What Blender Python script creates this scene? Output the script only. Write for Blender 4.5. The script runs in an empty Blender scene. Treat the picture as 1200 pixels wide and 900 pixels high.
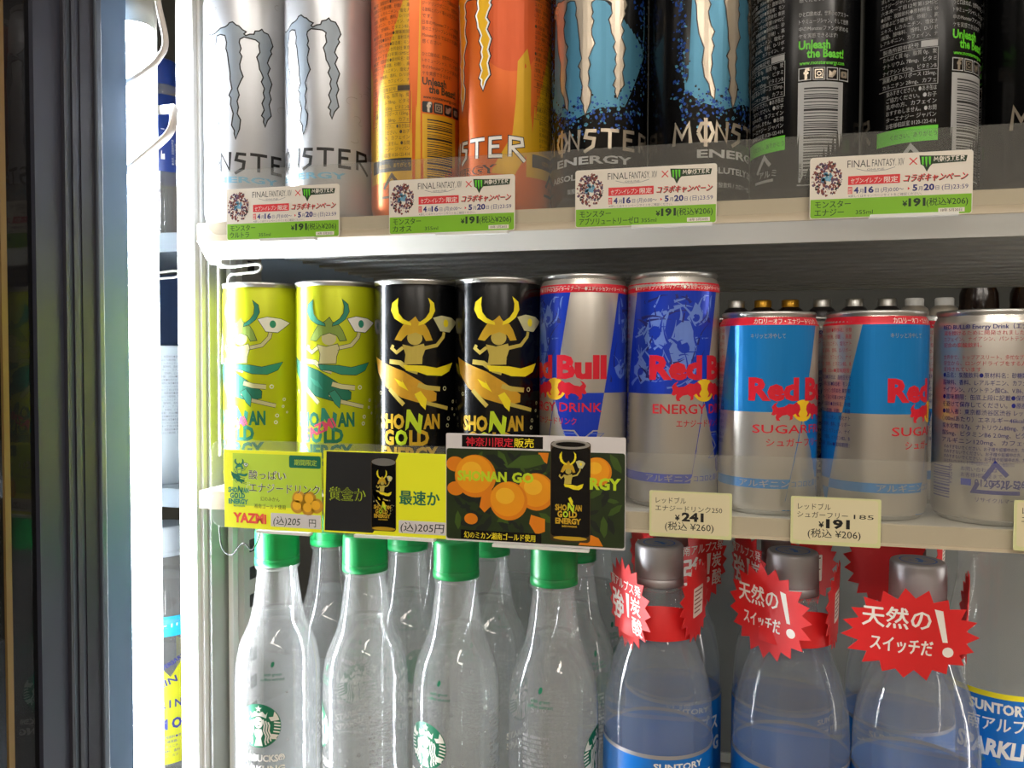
import bpy, bmesh, math, random
from mathutils import Vector, Matrix
from mathutils.geometry import tessellate_polygon
random.seed(7)
C = bpy.context.scene
COL = C.collection
S = 0.001                      # everything below is written in millimetres
H = 1.40                       # camera height above the shop floor (m)
PI = math.pi
R_ = math.radians

# ------------------------------------------------------------------ camera
cam_d = bpy.data.cameras.new('camera'); cam = bpy.data.objects.new('camera', cam_d); COL.objects.link(cam)
cam_d.sensor_width = 36.0; cam_d.lens = 942 / 1200 * 36; cam_d.clip_start = 0.01; cam_d.clip_end = 50
_y, _p, _r = R_(14), R_(-1.8), R_(0.2)
fw = Vector((-math.sin(_y) * math.cos(_p), math.cos(_y) * math.cos(_p), math.sin(_p)))
rt = Vector((math.cos(_y), math.sin(_y), 0)); up = rt.cross(fw)
rt2 = rt * math.cos(_r) + up * math.sin(_r); up2 = rt2.cross(fw)
cam.matrix_world = Matrix(((rt2.x, up2.x, -fw.x, 0), (rt2.y, up2.y, -fw.y, 0), (rt2.z, up2.z, -fw.z, H), (0, 0, 0, 1)))
C.camera = cam

# ------------------------------------------------------------------ world, lights, exposure
LAMP_L, LAMP_R, CEIL = 120.0, 26.0, 27.0
w = bpy.data.worlds.new('world'); C.world = w; w.use_nodes = True
w.node_tree.nodes['Background'].inputs[0].default_value = (1.0, 0.93, 0.84, 1)
w.node_tree.nodes['Background'].inputs[1].default_value = 0.5
C.view_settings.view_transform = 'Standard'; C.view_settings.look = 'None'
C.view_settings.exposure = 0.0; C.view_settings.gamma = 1.0
C.view_settings.use_curve_mapping = False
C.cycles.max_bounces = 32; C.cycles.transparent_max_bounces = 80
C.cycles.transmission_bounces = 32; C.cycles.glossy_bounces = 6; C.cycles.diffuse_bounces = 4
C.cycles.sample_clamp_indirect = 4.0
try:
    C.cycles.use_denoising = True
except Exception:
    pass

# ------------------------------------------------------------------ materials
MT = {}
def _set(b, k, v):
    if k in b.inputs: b.inputs[k].default_value = v
def lin(c):
    return tuple((x / 12.92 if x <= 0.04045 else ((x + 0.055) / 1.055) ** 2.4) for x in c)
def mat(name, rgb, rough=0.45, metal=0.0, var=0.0, scale=60.0, spec=0.5, stretch=None, bump=0.0, emit=0.0):
    """rgb are sRGB 0..1; var mottles the colour a little (wear, brushed metal, print grain)"""
    m = bpy.data.materials.new(name); m.use_nodes = True; nt = m.node_tree
    b = nt.nodes['Principled BSDF']; c = (*lin(rgb), 1)
    _set(b, 'Base Color', c); _set(b, 'Roughness', rough); _set(b, 'Metallic', metal); _set(b, 'Specular IOR Level', spec)
    if emit:
        _set(b, 'Emission Color', c); _set(b, 'Emission Strength', emit)
    if var or bump:
        tc = nt.nodes.new('ShaderNodeTexCoord'); mp = nt.nodes.new('ShaderNodeMapping'); nz = nt.nodes.new('ShaderNodeTexNoise')
        nt.links.new(tc.outputs['Object'], mp.inputs[0]); nt.links.new(mp.outputs[0], nz.inputs[0])
        nz.inputs['Scale'].default_value = scale; nz.inputs['Detail'].default_value = 3
        if stretch: mp.inputs['Scale'].default_value = stretch
        if var:
            r = nt.nodes.new('ShaderNodeMix'); r.data_type = 'RGBA'
            r.inputs[6].default_value = tuple(x * (1 - var) for x in c[:3]) + (1,)
            r.inputs[7].default_value = tuple(min(1, x * (1 + var)) for x in c[:3]) + (1,)
            nt.links.new(nz.outputs['Fac'], r.inputs[0]); nt.links.new(r.outputs[2], b.inputs['Base Color'])
        if bump:
            bp = nt.nodes.new('ShaderNodeBump'); bp.inputs['Strength'].default_value = bump; bp.inputs['Distance'].default_value = 0.001
            nt.links.new(nz.outputs['Fac'], bp.inputs['Height']); nt.links.new(bp.outputs[0], b.inputs['Normal'])
    MT[name] = m; return m
def clear(name, tint, ior=1.45, haze=0.0, rough=0.02, hazecol=(1, 1, 1)):
    """thin clear plastic / glass sheet: see-through with a fresnel reflection and a little haze"""
    m = bpy.data.materials.new(name); m.use_nodes = True; nt = m.node_tree; nt.nodes.clear()
    o = nt.nodes.new('ShaderNodeOutputMaterial'); t = nt.nodes.new('ShaderNodeBsdfTransparent'); g = nt.nodes.new('ShaderNodeBsdfGlossy')
    lw = nt.nodes.new('ShaderNodeLayerWeight'); lw.inputs[0].default_value = .5; pw = nt.nodes.new('ShaderNodeMath'); pw.operation = 'POWER'; pw.inputs[1].default_value = 5; f = nt.nodes.new('ShaderNodeMath'); f.operation = 'MULTIPLY_ADD'; mx = nt.nodes.new('ShaderNodeMixShader'); mh = nt.nodes.new('ShaderNodeMixShader'); d = nt.nodes.new('ShaderNodeBsdfDiffuse')
    t.inputs[0].default_value = (*tint, 1); g.inputs['Roughness'].default_value = rough; r0 = ((ior - 1) / (ior + 1)) ** 2; f.inputs[1].default_value = 1 - r0; f.inputs[2].default_value = r0
    nt.links.new(lw.outputs['Facing'], pw.inputs[0]); nt.links.new(pw.outputs[0], f.inputs[0])
    d.inputs[0].default_value = (*hazecol, 1); mh.inputs[0].default_value = haze
    nz = nt.nodes.new('ShaderNodeTexNoise'); nz.inputs['Scale'].default_value = 40; bp = nt.nodes.new('ShaderNodeBump')
    bp.inputs['Strength'].default_value = 0.15; bp.inputs['Distance'].default_value = 0.0006
    tc = nt.nodes.new('ShaderNodeTexCoord'); nt.links.new(tc.outputs['Object'], nz.inputs[0])
    nt.links.new(nz.outputs['Fac'], bp.inputs['Height']); nt.links.new(bp.outputs[0], g.inputs['Normal'])
    tl = nt.nodes.new('ShaderNodeBsdfTranslucent'); tl.inputs[0].default_value = (*hazecol, 1); hz = nt.nodes.new('ShaderNodeMixShader'); hz.inputs[0].default_value = .4
    nt.links.new(d.outputs[0], hz.inputs[1]); nt.links.new(tl.outputs[0], hz.inputs[2])
    nt.links.new(t.outputs[0], mh.inputs[1]); nt.links.new(hz.outputs[0], mh.inputs[2])
    nt.links.new(f.outputs[0], mx.inputs[0]); nt.links.new(mh.outputs[0], mx.inputs[1]); nt.links.new(g.outputs[0], mx.inputs[2])
    nt.links.new(mx.outputs[0], o.inputs[0]); MT[name] = m; return m
def water(name, tint, ior=1.33, mixt=0.7, rough=0.0):
    m = bpy.data.materials.new(name); m.use_nodes = True; nt = m.node_tree; nt.nodes.clear()
    o = nt.nodes.new('ShaderNodeOutputMaterial'); t = nt.nodes.new('ShaderNodeBsdfTransparent'); g = nt.nodes.new('ShaderNodeBsdfGlass')
    mx = nt.nodes.new('ShaderNodeMixShader'); mx.inputs[0].default_value = 1 - mixt
    t.inputs[0].default_value = (*tint, 1); g.inputs[0].default_value = (*tint, 1); g.inputs['IOR'].default_value = ior; g.inputs['Roughness'].default_value = rough
    nz = nt.nodes.new('ShaderNodeTexNoise'); nz.inputs['Scale'].default_value = 25; bp = nt.nodes.new('ShaderNodeBump')
    bp.inputs['Strength'].default_value = 0.12; bp.inputs['Distance'].default_value = 0.002
    tc = nt.nodes.new('ShaderNodeTexCoord'); nt.links.new(tc.outputs['Object'], nz.inputs[0])
    nt.links.new(nz.outputs['Fac'], bp.inputs['Height']); nt.links.new(bp.outputs[0], g.inputs['Normal'])
    nt.links.new(t.outputs[0], mx.inputs[1]); nt.links.new(g.outputs[0], mx.inputs[2]); nt.links.new(mx.outputs[0], o.inputs[0]); MT[name] = m; return m
def tube_light(name, rgb, strength):
    m = bpy.data.materials.new(name); m.use_nodes = True; nt = m.node_tree; nt.nodes.clear()
    o = nt.nodes.new('ShaderNodeOutputMaterial'); e = nt.nodes.new('ShaderNodeEmission')
    e.inputs[0].default_value = (*rgb, 1); e.inputs[1].default_value = strength; nt.links.new(e.outputs[0], o.inputs[0]); MT[name] = m; return m

mat('white_paint', (.90, .90, .88), .35, 0, .03, 30)
mat('cream_paint', (.80, .77, .70), .4, 0, .03, 25)
mat('cream_rail', (.80, .75, .66), .42, 0, .03, 25)
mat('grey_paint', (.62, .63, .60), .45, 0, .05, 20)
mat('dark_panel', (.26, .27, .26), .6, 0, .15, 6)
mat('added_panel_grey', (.58, .59, .58), .5, 0, .04, 10)
mat('deck_grey', (.74, .73, .70), .5, .1, .08, 80)
mat('galv', (.72, .72, .70), .4, .4, .12, 40)
mat('rail_dark', (.25, .25, .25), .5, .2, .1, 40)
mat('door_alu', (.33, .42, .53), .6, .2, .05, 14)  # frame face colour, with the lamp's bluish glow put into it
mat('door_dark', (.20, .21, .26), .45, .2, .08, 30)
mat('door_mid', (.31, .34, .38), .4, .4, .05, 30)
mat('gasket', (.13, .13, .17), .7, 0, .1, 50)
mat('gold_strip', (.50, .40, .24), .4, .5, .1, 20)
mat('floor_tile', (.72, .70, .66), .35, 0, .06, 4)
mat('shop_wall', (.62, .57, .50), .7, 0, .35, 3)
mat('cable_white', (.86, .84, .82), .4, 0, .02, 20)
mat('lamp_holder', (.66, .66, .62), .5, 0, .04, 30)
tube_light('tube_glow', (.93, .97, 1.0), LAMP_L)
tube_light('tube_glow_right', (1.0, .96, .9), LAMP_R)
tube_light('ceiling_glow', (1.0, .92, .82), CEIL)
mat('alu', (.80, .80, .79), .26, 1, .05, 200, stretch=(1, 1, .05))
mat('alu_matte', (.78, .78, .77), .38, 1, .04, 200)
mat('alu_warm', (.80, .78, .75), .3, .75, .05, 120, stretch=(1, 1, .05))
mat('ink_black', (.05, .05, .055), .4); mat('ink_white', (.92, .91, .88), .45)
mat('ink_grey', (.45, .46, .48), .45); mat('ink_lgrey', (.66, .66, .66), .45)
mat('ink_cyan', (.45, .72, .85), .4); mat('ink_brown', (.24, .17, .05), .45)
mat('can_white', (.80, .81, .83), .34, .55, .05, 90)
mat('claw_silver', (.56, .60, .64), .4, .4, .08, 120)
mat('can_orange', (.84, .40, .12), .3, .35, .12, 25)
mat('orange_dark', (.80, .33, .10), .35, .3, .15, 30)
mat('can_yellow', (.80, .62, .10), .32, .35, .06, 60)
mat('can_black', (.035, .038, .045), .22, .1, .2, 60)
mat('ice_blue', (.31, .54, .65), .3, .45, .08, 50)
mat('deep_blue', (.10, .27, .58), .32, .4, .25, 90)
mat('claw_cream', (.78, .73, .66), .25, .7, .06, 90)
mat('claw_yellow', (.93, .72, .15), .3, .3)
mat('lime_can', (.76, .80, .10), .28, .35, .06, 40)
mat('teal_ink', (.16, .52, .42), .4); mat('teal_dark', (.07, .42, .32), .4)
mat('helmet_olive', (.50, .60, .24), .4); mat('skin_print', (.78, .76, .56), .4); mat('skin_gold', (.76, .68, .30), .4)
mat('gold_ink', (.84, .68, .18), .3, .3); mat('yellow_ink', (.94, .86, .12), .38); mat('lime_ink', (.75, .85, .15), .38)
mat('orange_ink', (.80, .60, .13), .38, 0, .2, 120); mat('pink_ink', (.88, .30, .44), .4)
mat('rb_blue', (.12, .25, .76), .28, .3, .1, 40); mat('rb_lblue', (.42, .54, .86), .35, .2, .1, 60); mat('rb_cyan', (.10, .52, .82), .28, .35, .06, 40)
mat('rb_red', (.84, .12, .20), .32, .1); mat('rb_sun', (.96, .78, .12), .32, .1); mat('rb_darkink', (.12, .14, .48), .4)
mat('rb_redink', (.75, .25, .30), .4)
mat('tag_paper', (.90, .87, .82), .5); mat('tag_green', (.49, .72, .12), .5); mat('tag_red', (.86, .20, .22), .5)
mat('tag_navy', (.17, .17, .45), .5); mat('monster_green', (.38, .80, .15), .4); mat('ink_dgreen', (.10, .20, .06), .5)
mat('print_purple', (.34, .25, .36), .5); mat('print_brown', (.50, .24, .20), .5); mat('print_sky', (.45, .68, .80), .5)
mat('paper_yellow', (.95, .96, .14), .5); mat('paper_lime', (.74, .85, .22), .5, 0, .1, 30); mat('paper_dark', (.12, .12, .12), .45, 0, .3, 60)
mat('strip_white', (.86, .84, .84), .5); mat('marker_red', (.92, .30, .22), .5); mat('citrus', (.85, .62, .22), .5)
mat('photo_green', (.13, .19, .07), .4, 0, .5, 60); mat('leaf_green', (.24, .34, .10), .4, 0, .3, 60); mat('leaf_dark', (.07, .11, .09), .4, 0, .4, 60)
mat('fruit_orange', (.93, .60, .07), .4, 0, .12, 50); mat('fruit_deep', (.88, .50, .05), .4, 0, .12, 50); mat('fruit_gold', (.96, .72, .16), .4, 0, .06, 50)
mat('card_cream', (.87, .83, .68), .5); mat('card_border', (.84, .84, .62), .45)
mat('cap_green', (.04, .58, .29), .38, 0, .06, 60); mat('cap_silver', (.66, .65, .66), .42, .5, .05, 200)
mat('star_red', (.84, .11, .12), .5, 0, .05, 60); mat('star_white', (.93, .91, .88), .5)
mat('siren_green', (.04, .43, .30), .4); mat('label_blue', (.06, .42, .75), .35, 0, .06, 40); mat('label_deep', (.08, .25, .62), .35)
mat('label_yellow', (.93, .88, .12), .4); mat('label_cyan', (.15, .68, .84), .4); mat('carton_white', (.60, .64, .66), .5)
mat('next_shelf', (.55, .60, .64), .45)
mat('next_cap', (.62, .65, .67), .45)
mat('next_yellow', (.70, .70, .10), .4)
mat('bottle_blue', (.10, .20, .46), .35, .1); mat('bottle_brown', (.10, .05, .03), .2); mat('cap_gold', (.70, .52, .16), .3, .8)
mat('blue_plastic', (.25, .36, .55), .45, 0, .08, 20); mat('cap_white', (.85, .86, .86), .45); mat('can_dark', (.17, .16, .17), .35, .5, .2, 60)
clear('acrylic', (.97, .97, .95), 1.45, .09, .05, (.8, .8, .78))
clear('pet_clear', (.985, .99, .99), 1.5, .12, .03, (.92, .96, 1))
clear('pet', (.985, .99, .99), 1.5, .15, .03, (1, 1, 1))
clear('door_glass', (.34, .33, .33), 1.36, .02, .0, (.3, .3, .3))
clear('tag_holder', (.97, .97, .95), 1.45, .06, .05)
water('water_clear', (.99, .997, .997)); water('water_blue', (.97, .985, .998))

# ------------------------------------------------------------------ mesh helpers (mm in, m out)
def wp(x, y, z): return (x * S, y * S, z * S)
class MB:
    """collects shapes into one mesh; vertices in mm"""
    def __init__(self): self.v = []; self.f = []; self.mi = []; self.ms = []; self.sm = []
    def m(self, name):
        if name not in self.ms: self.ms.append(name)
        return self.ms.index(name)
    def box(self, x0, x1, y0, y1, z0, z1, mt):
        i = len(self.v); k = self.m(mt)
        self.v += [(x, y, z) for x in (x0, x1) for y in (y0, y1) for z in (z0, z1)]
        for q in ((0, 1, 3, 2), (4, 6, 7, 5), (0, 4, 5, 1), (2, 3, 7, 6), (0, 2, 6, 4), (1, 5, 7, 3)):
            self.f.append([i + a for a in q]); self.mi.append(k); self.sm.append(False)
        return self
    def prism_x(self, prof, x0, x1, mt):
        """profile of (y,z) points extruded along x"""
        i = len(self.v); n = len(prof); k = self.m(mt)
        self.v += [(x0, a, b) for a, b in prof] + [(x1, a, b) for a, b in prof]
        for j in range(n):
            self.f.append([i + j, i + (j + 1) % n, i + n + (j + 1) % n, i + n + j]); self.mi.append(k); self.sm.append(False)
        self.f.append([i + j for j in range(n)][::-1]); self.f.append([i + n + j for j in range(n)]); self.mi += [k, k]; self.sm += [False, False]
        return self
    def lathe(self, prof, mt, seg=48, cx=0, cy=0, smooth=True, capb=False, capt=False):
        """profile of (r,z) or (r,z,material)"""
        i = len(self.v); n = len(prof)
        for p in prof:
            for s in range(seg):
                a = 2 * PI * s / seg; self.v.append((cx + p[0] * math.sin(a), cy - p[0] * math.cos(a), p[1]))
        for j in range(n - 1):
            k = self.m(prof[j][2] if len(prof[j]) > 2 else mt)
            for s in range(seg):
                t = (s + 1) % seg
                self.f.append([i + j * seg + s, i + j * seg + t, i + (j + 1) * seg + t, i + (j + 1) * seg + s]); self.mi.append(k); self.sm.append(smooth)
        if capb: self.f.append([i + s for s in range(seg)][::-1]); self.mi.append(self.m(mt)); self.sm.append(False)
        if capt: self.f.append([i + (n - 1) * seg + s for s in range(seg)]); self.mi.append(self.m(mt)); self.sm.append(False)
        return self
    def tube(self, pts, r, mt, seg=10, sub=6, flat=1.0):
        """round wire along a smooth path"""
        P = [Vector(p) for p in pts]; Q = []
        for j in range(len(P) - 1):
            a = P[max(j - 1, 0)]; b = P[j]; c = P[j + 1]; d = P[min(j + 2, len(P) - 1)]
            for q in range(sub):
                t = q / sub
                Q.append(.5 * ((2 * b) + (c - a) * t + (2 * a - 5 * b + 4 * c - d) * t * t + (3 * b - a - 3 * c + d) * t ** 3))
        Q.append(P[-1]); i = len(self.v); k = self.m(mt); n0 = None
        for j, p in enumerate(Q):
            t = (Q[min(j + 1, len(Q) - 1)] - Q[max(j - 1, 0)]).normalized()
            if n0 is None: n0 = t.orthogonal().normalized()
            n0 = (n0 - t * n0.dot(t)).normalized(); b2 = t.cross(n0)
            for s in range(seg):
                a = 2 * PI * s / seg; q = p + n0 * math.cos(a) * r + b2 * math.sin(a) * r * flat; self.v.append(tuple(q))
        for j in range(len(Q) - 1):
            for s in range(seg):
                t = (s + 1) % seg; self.f.append([i + j * seg + s, i + j * seg + t, i + (j + 1) * seg + t, i + (j + 1) * seg + s]); self.mi.append(k); self.sm.append(True)
        self.f.append([i + s for s in range(seg)]); self.f.append([i + (len(Q) - 1) * seg + s for s in range(seg)]); self.mi += [k, k]; self.sm += [False] * 2
        return self
    def add(self, V, F, mt, smooth=False):
        i = len(self.v); self.v += V; k = self.m(mt)
        for f in F: self.f.append([i + a for a in f]); self.mi.append(k); self.sm.append(smooth)
        return self
    def build(self, name, parent=None, loc=None, bevel=0, fixn=True):
        me = bpy.data.meshes.new(name); me.from_pydata([wp(*p) for p in self.v], [], self.f)
        for n in self.ms: me.materials.append(MT[n])
        me.polygons.foreach_set('material_index', self.mi); me.polygons.foreach_set('use_smooth', self.sm); me.update()
        if fixn:
            bm = bmesh.new(); bm.from_mesh(me); bmesh.ops.recalc_face_normals(bm, faces=bm.faces[:]); bm.to_mesh(me); bm.free()
        o = bpy.data.objects.new(name, me); COL.objects.link(o)
        if parent: o.parent = parent
        if loc: o.location = wp(*loc)
        if bevel:
            b = o.modifiers.new('bevel', 'BEVEL'); b.width = bevel * S; b.segments = 2; b.limit_method = 'ANGLE'
        return o
def empty(name, x, y, z, rz=0, label=None, cat=None, group=None):
    o = bpy.data.objects.new(name, None); COL.objects.link(o); o.empty_display_size = .02
    o.location = (x * S, y * S, z * S + H); o.rotation_euler = (0, 0, rz)
    return tag(o, label, cat, group)
def tag(o, label=None, cat=None, group=None, kind=None):
    if label: o['label'] = label
    if cat: o['category'] = cat
    if group: o['group'] = group
    if kind: o['kind'] = kind
    return o
def top(o, label=None, cat=None, group=None, kind=None):
    o.location.z += H; return tag(o, label, cat, group, kind)
def copy_tree(o, parent=None):
    c = o.copy(); COL.objects.link(c)
    if parent: c.parent = parent
    for ch in list(KIDS.get(o.name, [])): 
        copy_tree(ch, c)
    KIDS.setdefault(c.name, [])
    return c
KIDS = {}
def index_kids(o):
    KIDS[o.name] = list(o.children)
    for ch in o.children: index_kids(ch)

# ------------------------------------------------------------------ printed artwork (flat shapes laid on a surface)
_glyph = {}
def text_mesh(s, bold):
    k = (s, bold)
    if k in _glyph: return _glyph[k]
    cu = bpy.data.curves.new('lettering', 'FONT'); cu.body = s; cu.size = 1; cu.resolution_u = 2; cu.offset = bold; cu.fill_mode = 'FRONT'
    ob = bpy.data.objects.new('lettering', cu); me = bpy.data.meshes.new_from_object(ob)
    me.calc_loop_triangles()
    V = [(v.co.x, v.co.y) for v in me.vertices]; F = [tuple(t.vertices) for t in me.loop_triangles]
    bpy.data.objects.remove(ob); bpy.data.curves.remove(cu); bpy.data.meshes.remove(me)
    if V:
        x0 = min(p[0] for p in V); x1 = max(p[0] for p in V)
    else: x0 = x1 = 0
    _glyph[k] = (V, F, x0, x1); return _glyph[k]
class Art:
    def __init__(self): self.it = []       # (mat, verts, faces, layer)
    def poly(self, mt, pts, L=1):
        tri = tessellate_polygon([[Vector((a, b, 0)) for a, b in pts]])
        self.it.append((mt, [tuple(p) for p in pts], [tuple(t) for t in tri], L)); return self
    def rect(self, mt, x0, y0, x1, y1, L=1): self.it.append((mt, [(x0, y0), (x1, y0), (x1, y1), (x0, y1)], [(0, 1, 2), (0, 2, 3)], L)); return self
    def rrect(self, mt, x0, y0, x1, y1, r, L=1, n=5):
        p = []
        for cx, cy, a0 in ((x1 - r, y0 + r, -90), (x1 - r, y1 - r, 0), (x0 + r, y1 - r, 90), (x0 + r, y0 + r, 180)):
            for j in range(n + 1):
                a = R_(a0 + 90 * j / n); p.append((cx + r * math.cos(a), cy + r * math.sin(a)))
        return self.poly(mt, p, L)
    def ell(self, mt, cx, cy, rx, ry=None, L=1, n=28, a0=0, rot=0):
        ry = ry or rx; c, s = math.cos(rot), math.sin(rot); V = [(cx, cy)]
        for j in range(n):
            a = 2 * PI * j / n; x = rx * math.cos(a); y = ry * math.sin(a); V.append((cx + x * c - y * s, cy + x * s + y * c))
        self.it.append((mt, V, [(0, j + 1, (j + 1) % n + 1) for j in range(n)], L)); return self
    def stroke(self, mt, pts, wd, L=1, closed=False, w1=None):
        n = len(pts); V = []; F = []
        for j in range(n):
            a = pts[j - 1] if (j or closed) else pts[j]; c = pts[(j + 1) % n] if (j < n - 1 or closed) else pts[j]; b = pts[j]
            d1 = Vector((b[0] - a[0], b[1] - a[1])); d2 = Vector((c[0] - b[0], c[1] - b[1]))
            if d1.length < 1e-9: d1 = d2
            if d2.length < 1e-9: d2 = d1
            d1.normalize(); d2.normalize(); t = d1 + d2
            if t.length < .2: t = d2.copy()
            t.normalize(); nn = Vector((-t.y, t.x)); k = min(1.8, 1 / max(.4, abs(nn.dot(Vector((-d1.y, d1.x))))))
            hw = wd / 2 if w1 is None else (wd + (w1 - wd) * j / (n - 1)) / 2
            V += [(b[0] + nn.x * hw * k, b[1] + nn.y * hw * k), (b[0] - nn.x * hw * k, b[1] - nn.y * hw * k)]
        for j in range(n if closed else n - 1):
            a = 2 * j; b = 2 * ((j + 1) % n); F += [(a, a + 1, b + 1), (a, b + 1, b)]
        self.it.append((mt, V, F, L)); return self
    def ring(self, mt, cx, cy, r, wd, L=1, ry=None, n=24):
        return self.stroke(mt, [(cx + r * math.cos(2 * PI * j / n), cy + (ry or r) * math.sin(2 * PI * j / n)) for j in range(n)], wd, L, True)
    def text(self, mt, s, x, y, h, L=2, bold=0.0, fit=None, al='L', shear=0, rot=0):
        if bold and any(ord(ch) > 0x2fff for ch in s):      # heavy weight for dense characters: overprinted, slightly shifted
            if h >= 3.2:
                d = min(bold, .05) * h * .55
                for q, (dx, dy) in enumerate(((d, 0), (-d, 0), (0, d * .7), (0, -d * .7))[:4 if h > 4.5 else 2]):
                    self.text(mt, s, x + dx, y + dy, h, L + .15 * (q + 1), 0, fit, al, shear, rot)
            bold = 0
        V, F, x0, x1 = text_mesh(s, bold); sx = h
        if fit: sx = fit / max(1e-6, x1 - x0)
        wd = (x1 - x0) * sx; ox = {'L': 0, 'C': -wd / 2, 'R': -wd}[al]; c, sn = math.cos(rot), math.sin(rot); out = []
        for a, b in V:
            u = (a - x0) * sx + ox + shear * b * h; v = b * h; out.append((x + u * c - v * sn, y + u * sn + v * c))
        if F: self.it.append((mt, out, F, L))
        return self
    def emit(self, mb, place, step=2.6, clip=None):
        """place(u,v,layer) -> (x,y,z) mm.  step: longest width left uncut when the surface is curved"""
        for mt, V, F, L in self.it:
            us = [p[0] for p in V]
            if step and max(us) - min(us) > step:
                bm = bmesh.new(); vs = [bm.verts.new((a, b, 0)) for a, b in V]
                for f in F:
                    try: bm.faces.new([vs[a] for a in f])
                    except ValueError: pass
                x = math.ceil(min(us) / step) * step
                while x < max(us):
                    bmesh.ops.bisect_plane(bm, geom=bm.verts[:] + bm.edges[:] + bm.faces[:], dist=1e-5, plane_co=(x, 0, 0), plane_no=(1, 0, 0)); x += step
                vv = [y for y in (p[1] for p in V)]
                bm.verts.index_update(); V2 = [(v.co.x, v.co.y) for v in bm.verts]; F2 = [tuple(v.index for v in f.verts) for f in bm.faces]; bm.free()
            else: V2, F2 = V, F
            mb.add([place(a, b, L) for a, b in V2], F2, mt)
LAY = .035
def wrap(rfun, gap=.03):
    def pl(u, v, L):
        r0 = rfun(60); r = rfun(v) + gap + LAY * L; a = u / r0
        return (r * math.sin(a), -r * math.cos(a), v)
    return pl
def prof_fun(prof):
    P = sorted([(p[1], p[0]) for p in prof])
    def f(z):
        if z <= P[0][0]: return P[0][1]
        for (a, ra), (b, rb) in zip(P, P[1:]):
            if a <= z <= b: return ra if b == a else ra + (rb - ra) * (z - a) / (b - a)
        return P[-1][1]
    return f
def flat(u, v, L): return (u, -.02 - LAY * L, v)

LETTERS = {
 'M': [[(0, -.05), (.12, .98), (.5, .3), (.9, .98), (1, 0)]],
 'O': [[(.05, .5), (.25, .93), (.75, .93), (.95, .5), (.72, .08), (.28, .08), (.05, .5)], [(.5, -.2), (.5, 1.2)]],
 'N': [[(0, 0), (.08, .98), (.82, .08), (.9, 1.05)]],
 'S': [[(.95, .92), (.25, .95), (.12, .62), (.78, .52), (.7, .15), (.02, -.12)]],
 'T': [[(-.05, .95), (1.05, .93)], [(.5, .93), (.48, 0)]],
 'E': [[(.92, .95), (.12, .93), (.1, .05), (.95, .04)], [(.1, .52), (.75, .52)]],
 'R': [[(.1, 0), (.12, .95), (.8, .9), (.85, .6), (.2, .48), (1.0, -.2)]]}
MPOS = (('M', -42, 9.5), ('O', -29, 9), ('N', -19, 7.5), ('S', -9.5, 7.5), ('T', .5, 9.5), ('E', 13, 8.5), ('R', 24.5, 10))
def monster_word(A, v, h, mt, outline=None, k=1.0, u0=0, wd=1.6, L=5):
    for ch, u, lw in MPOS:
        for st in LETTERS[ch]:
            p = [(u0 + (u + a * lw) * k, v + b * h) for a, b in st]
            if outline: A.stroke(outline, p, wd + 1.1, L)
            A.stroke(mt, p, wd, L + 1)
CLAW = [(75,215),(95,185),(110,195),(130,190),(160,165),(185,160),(200,150),(210,135),(228,130),(248,150),(262,155),(282,178),(303,190),(290,205),(300,215),(322,203),(345,200),(352,178),(375,172),(390,158),(402,175),(425,180),(440,210),(452,250),(438,285),(445,300),(430,335),(420,370),(435,400),(422,440),(445,500),(430,560),(440,600),(428,640),(440,710),(418,745),(405,790),(395,760),(398,735),(385,720),(400,680),(388,640),(402,600),(395,570),(402,540),(385,500),(396,470),(385,440),(375,420),(370,380),(360,345),(378,310),(372,270),(375,250),(355,235),(320,230),(290,225),(268,240),(264,260),(274,300),(266,325),(278,350),(266,400),(268,430),(284,480),(270,510),(252,560),(262,600),(250,640),(257,680),(250,720),(268,760),(262,820),(240,885),(232,850),(234,830),(218,795),(228,720),(213,660),(216,620),(205,600),(222,560),(212,500),(212,460),(205,400),(198,330),(190,300),(194,260),(185,215),(160,205),(140,210),(136,250),(122,290),(130,320),(122,360),(126,400),(132,440),(145,470),(134,510),(144,550),(134,600),(138,650),(132,700),(150,790),(148,840),(138,825),(130,760),(115,720),(108,640),(113,560),(98,480),(92,400),(90,320),(86,280),(74,260)]
CLAW_UV = [(28.8 * math.asin(max(-.99, min(.99, (x - 320) / 267))), 126.4 - (y - 130) * (72.8 / 755)) for x, y in CLAW]

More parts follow.
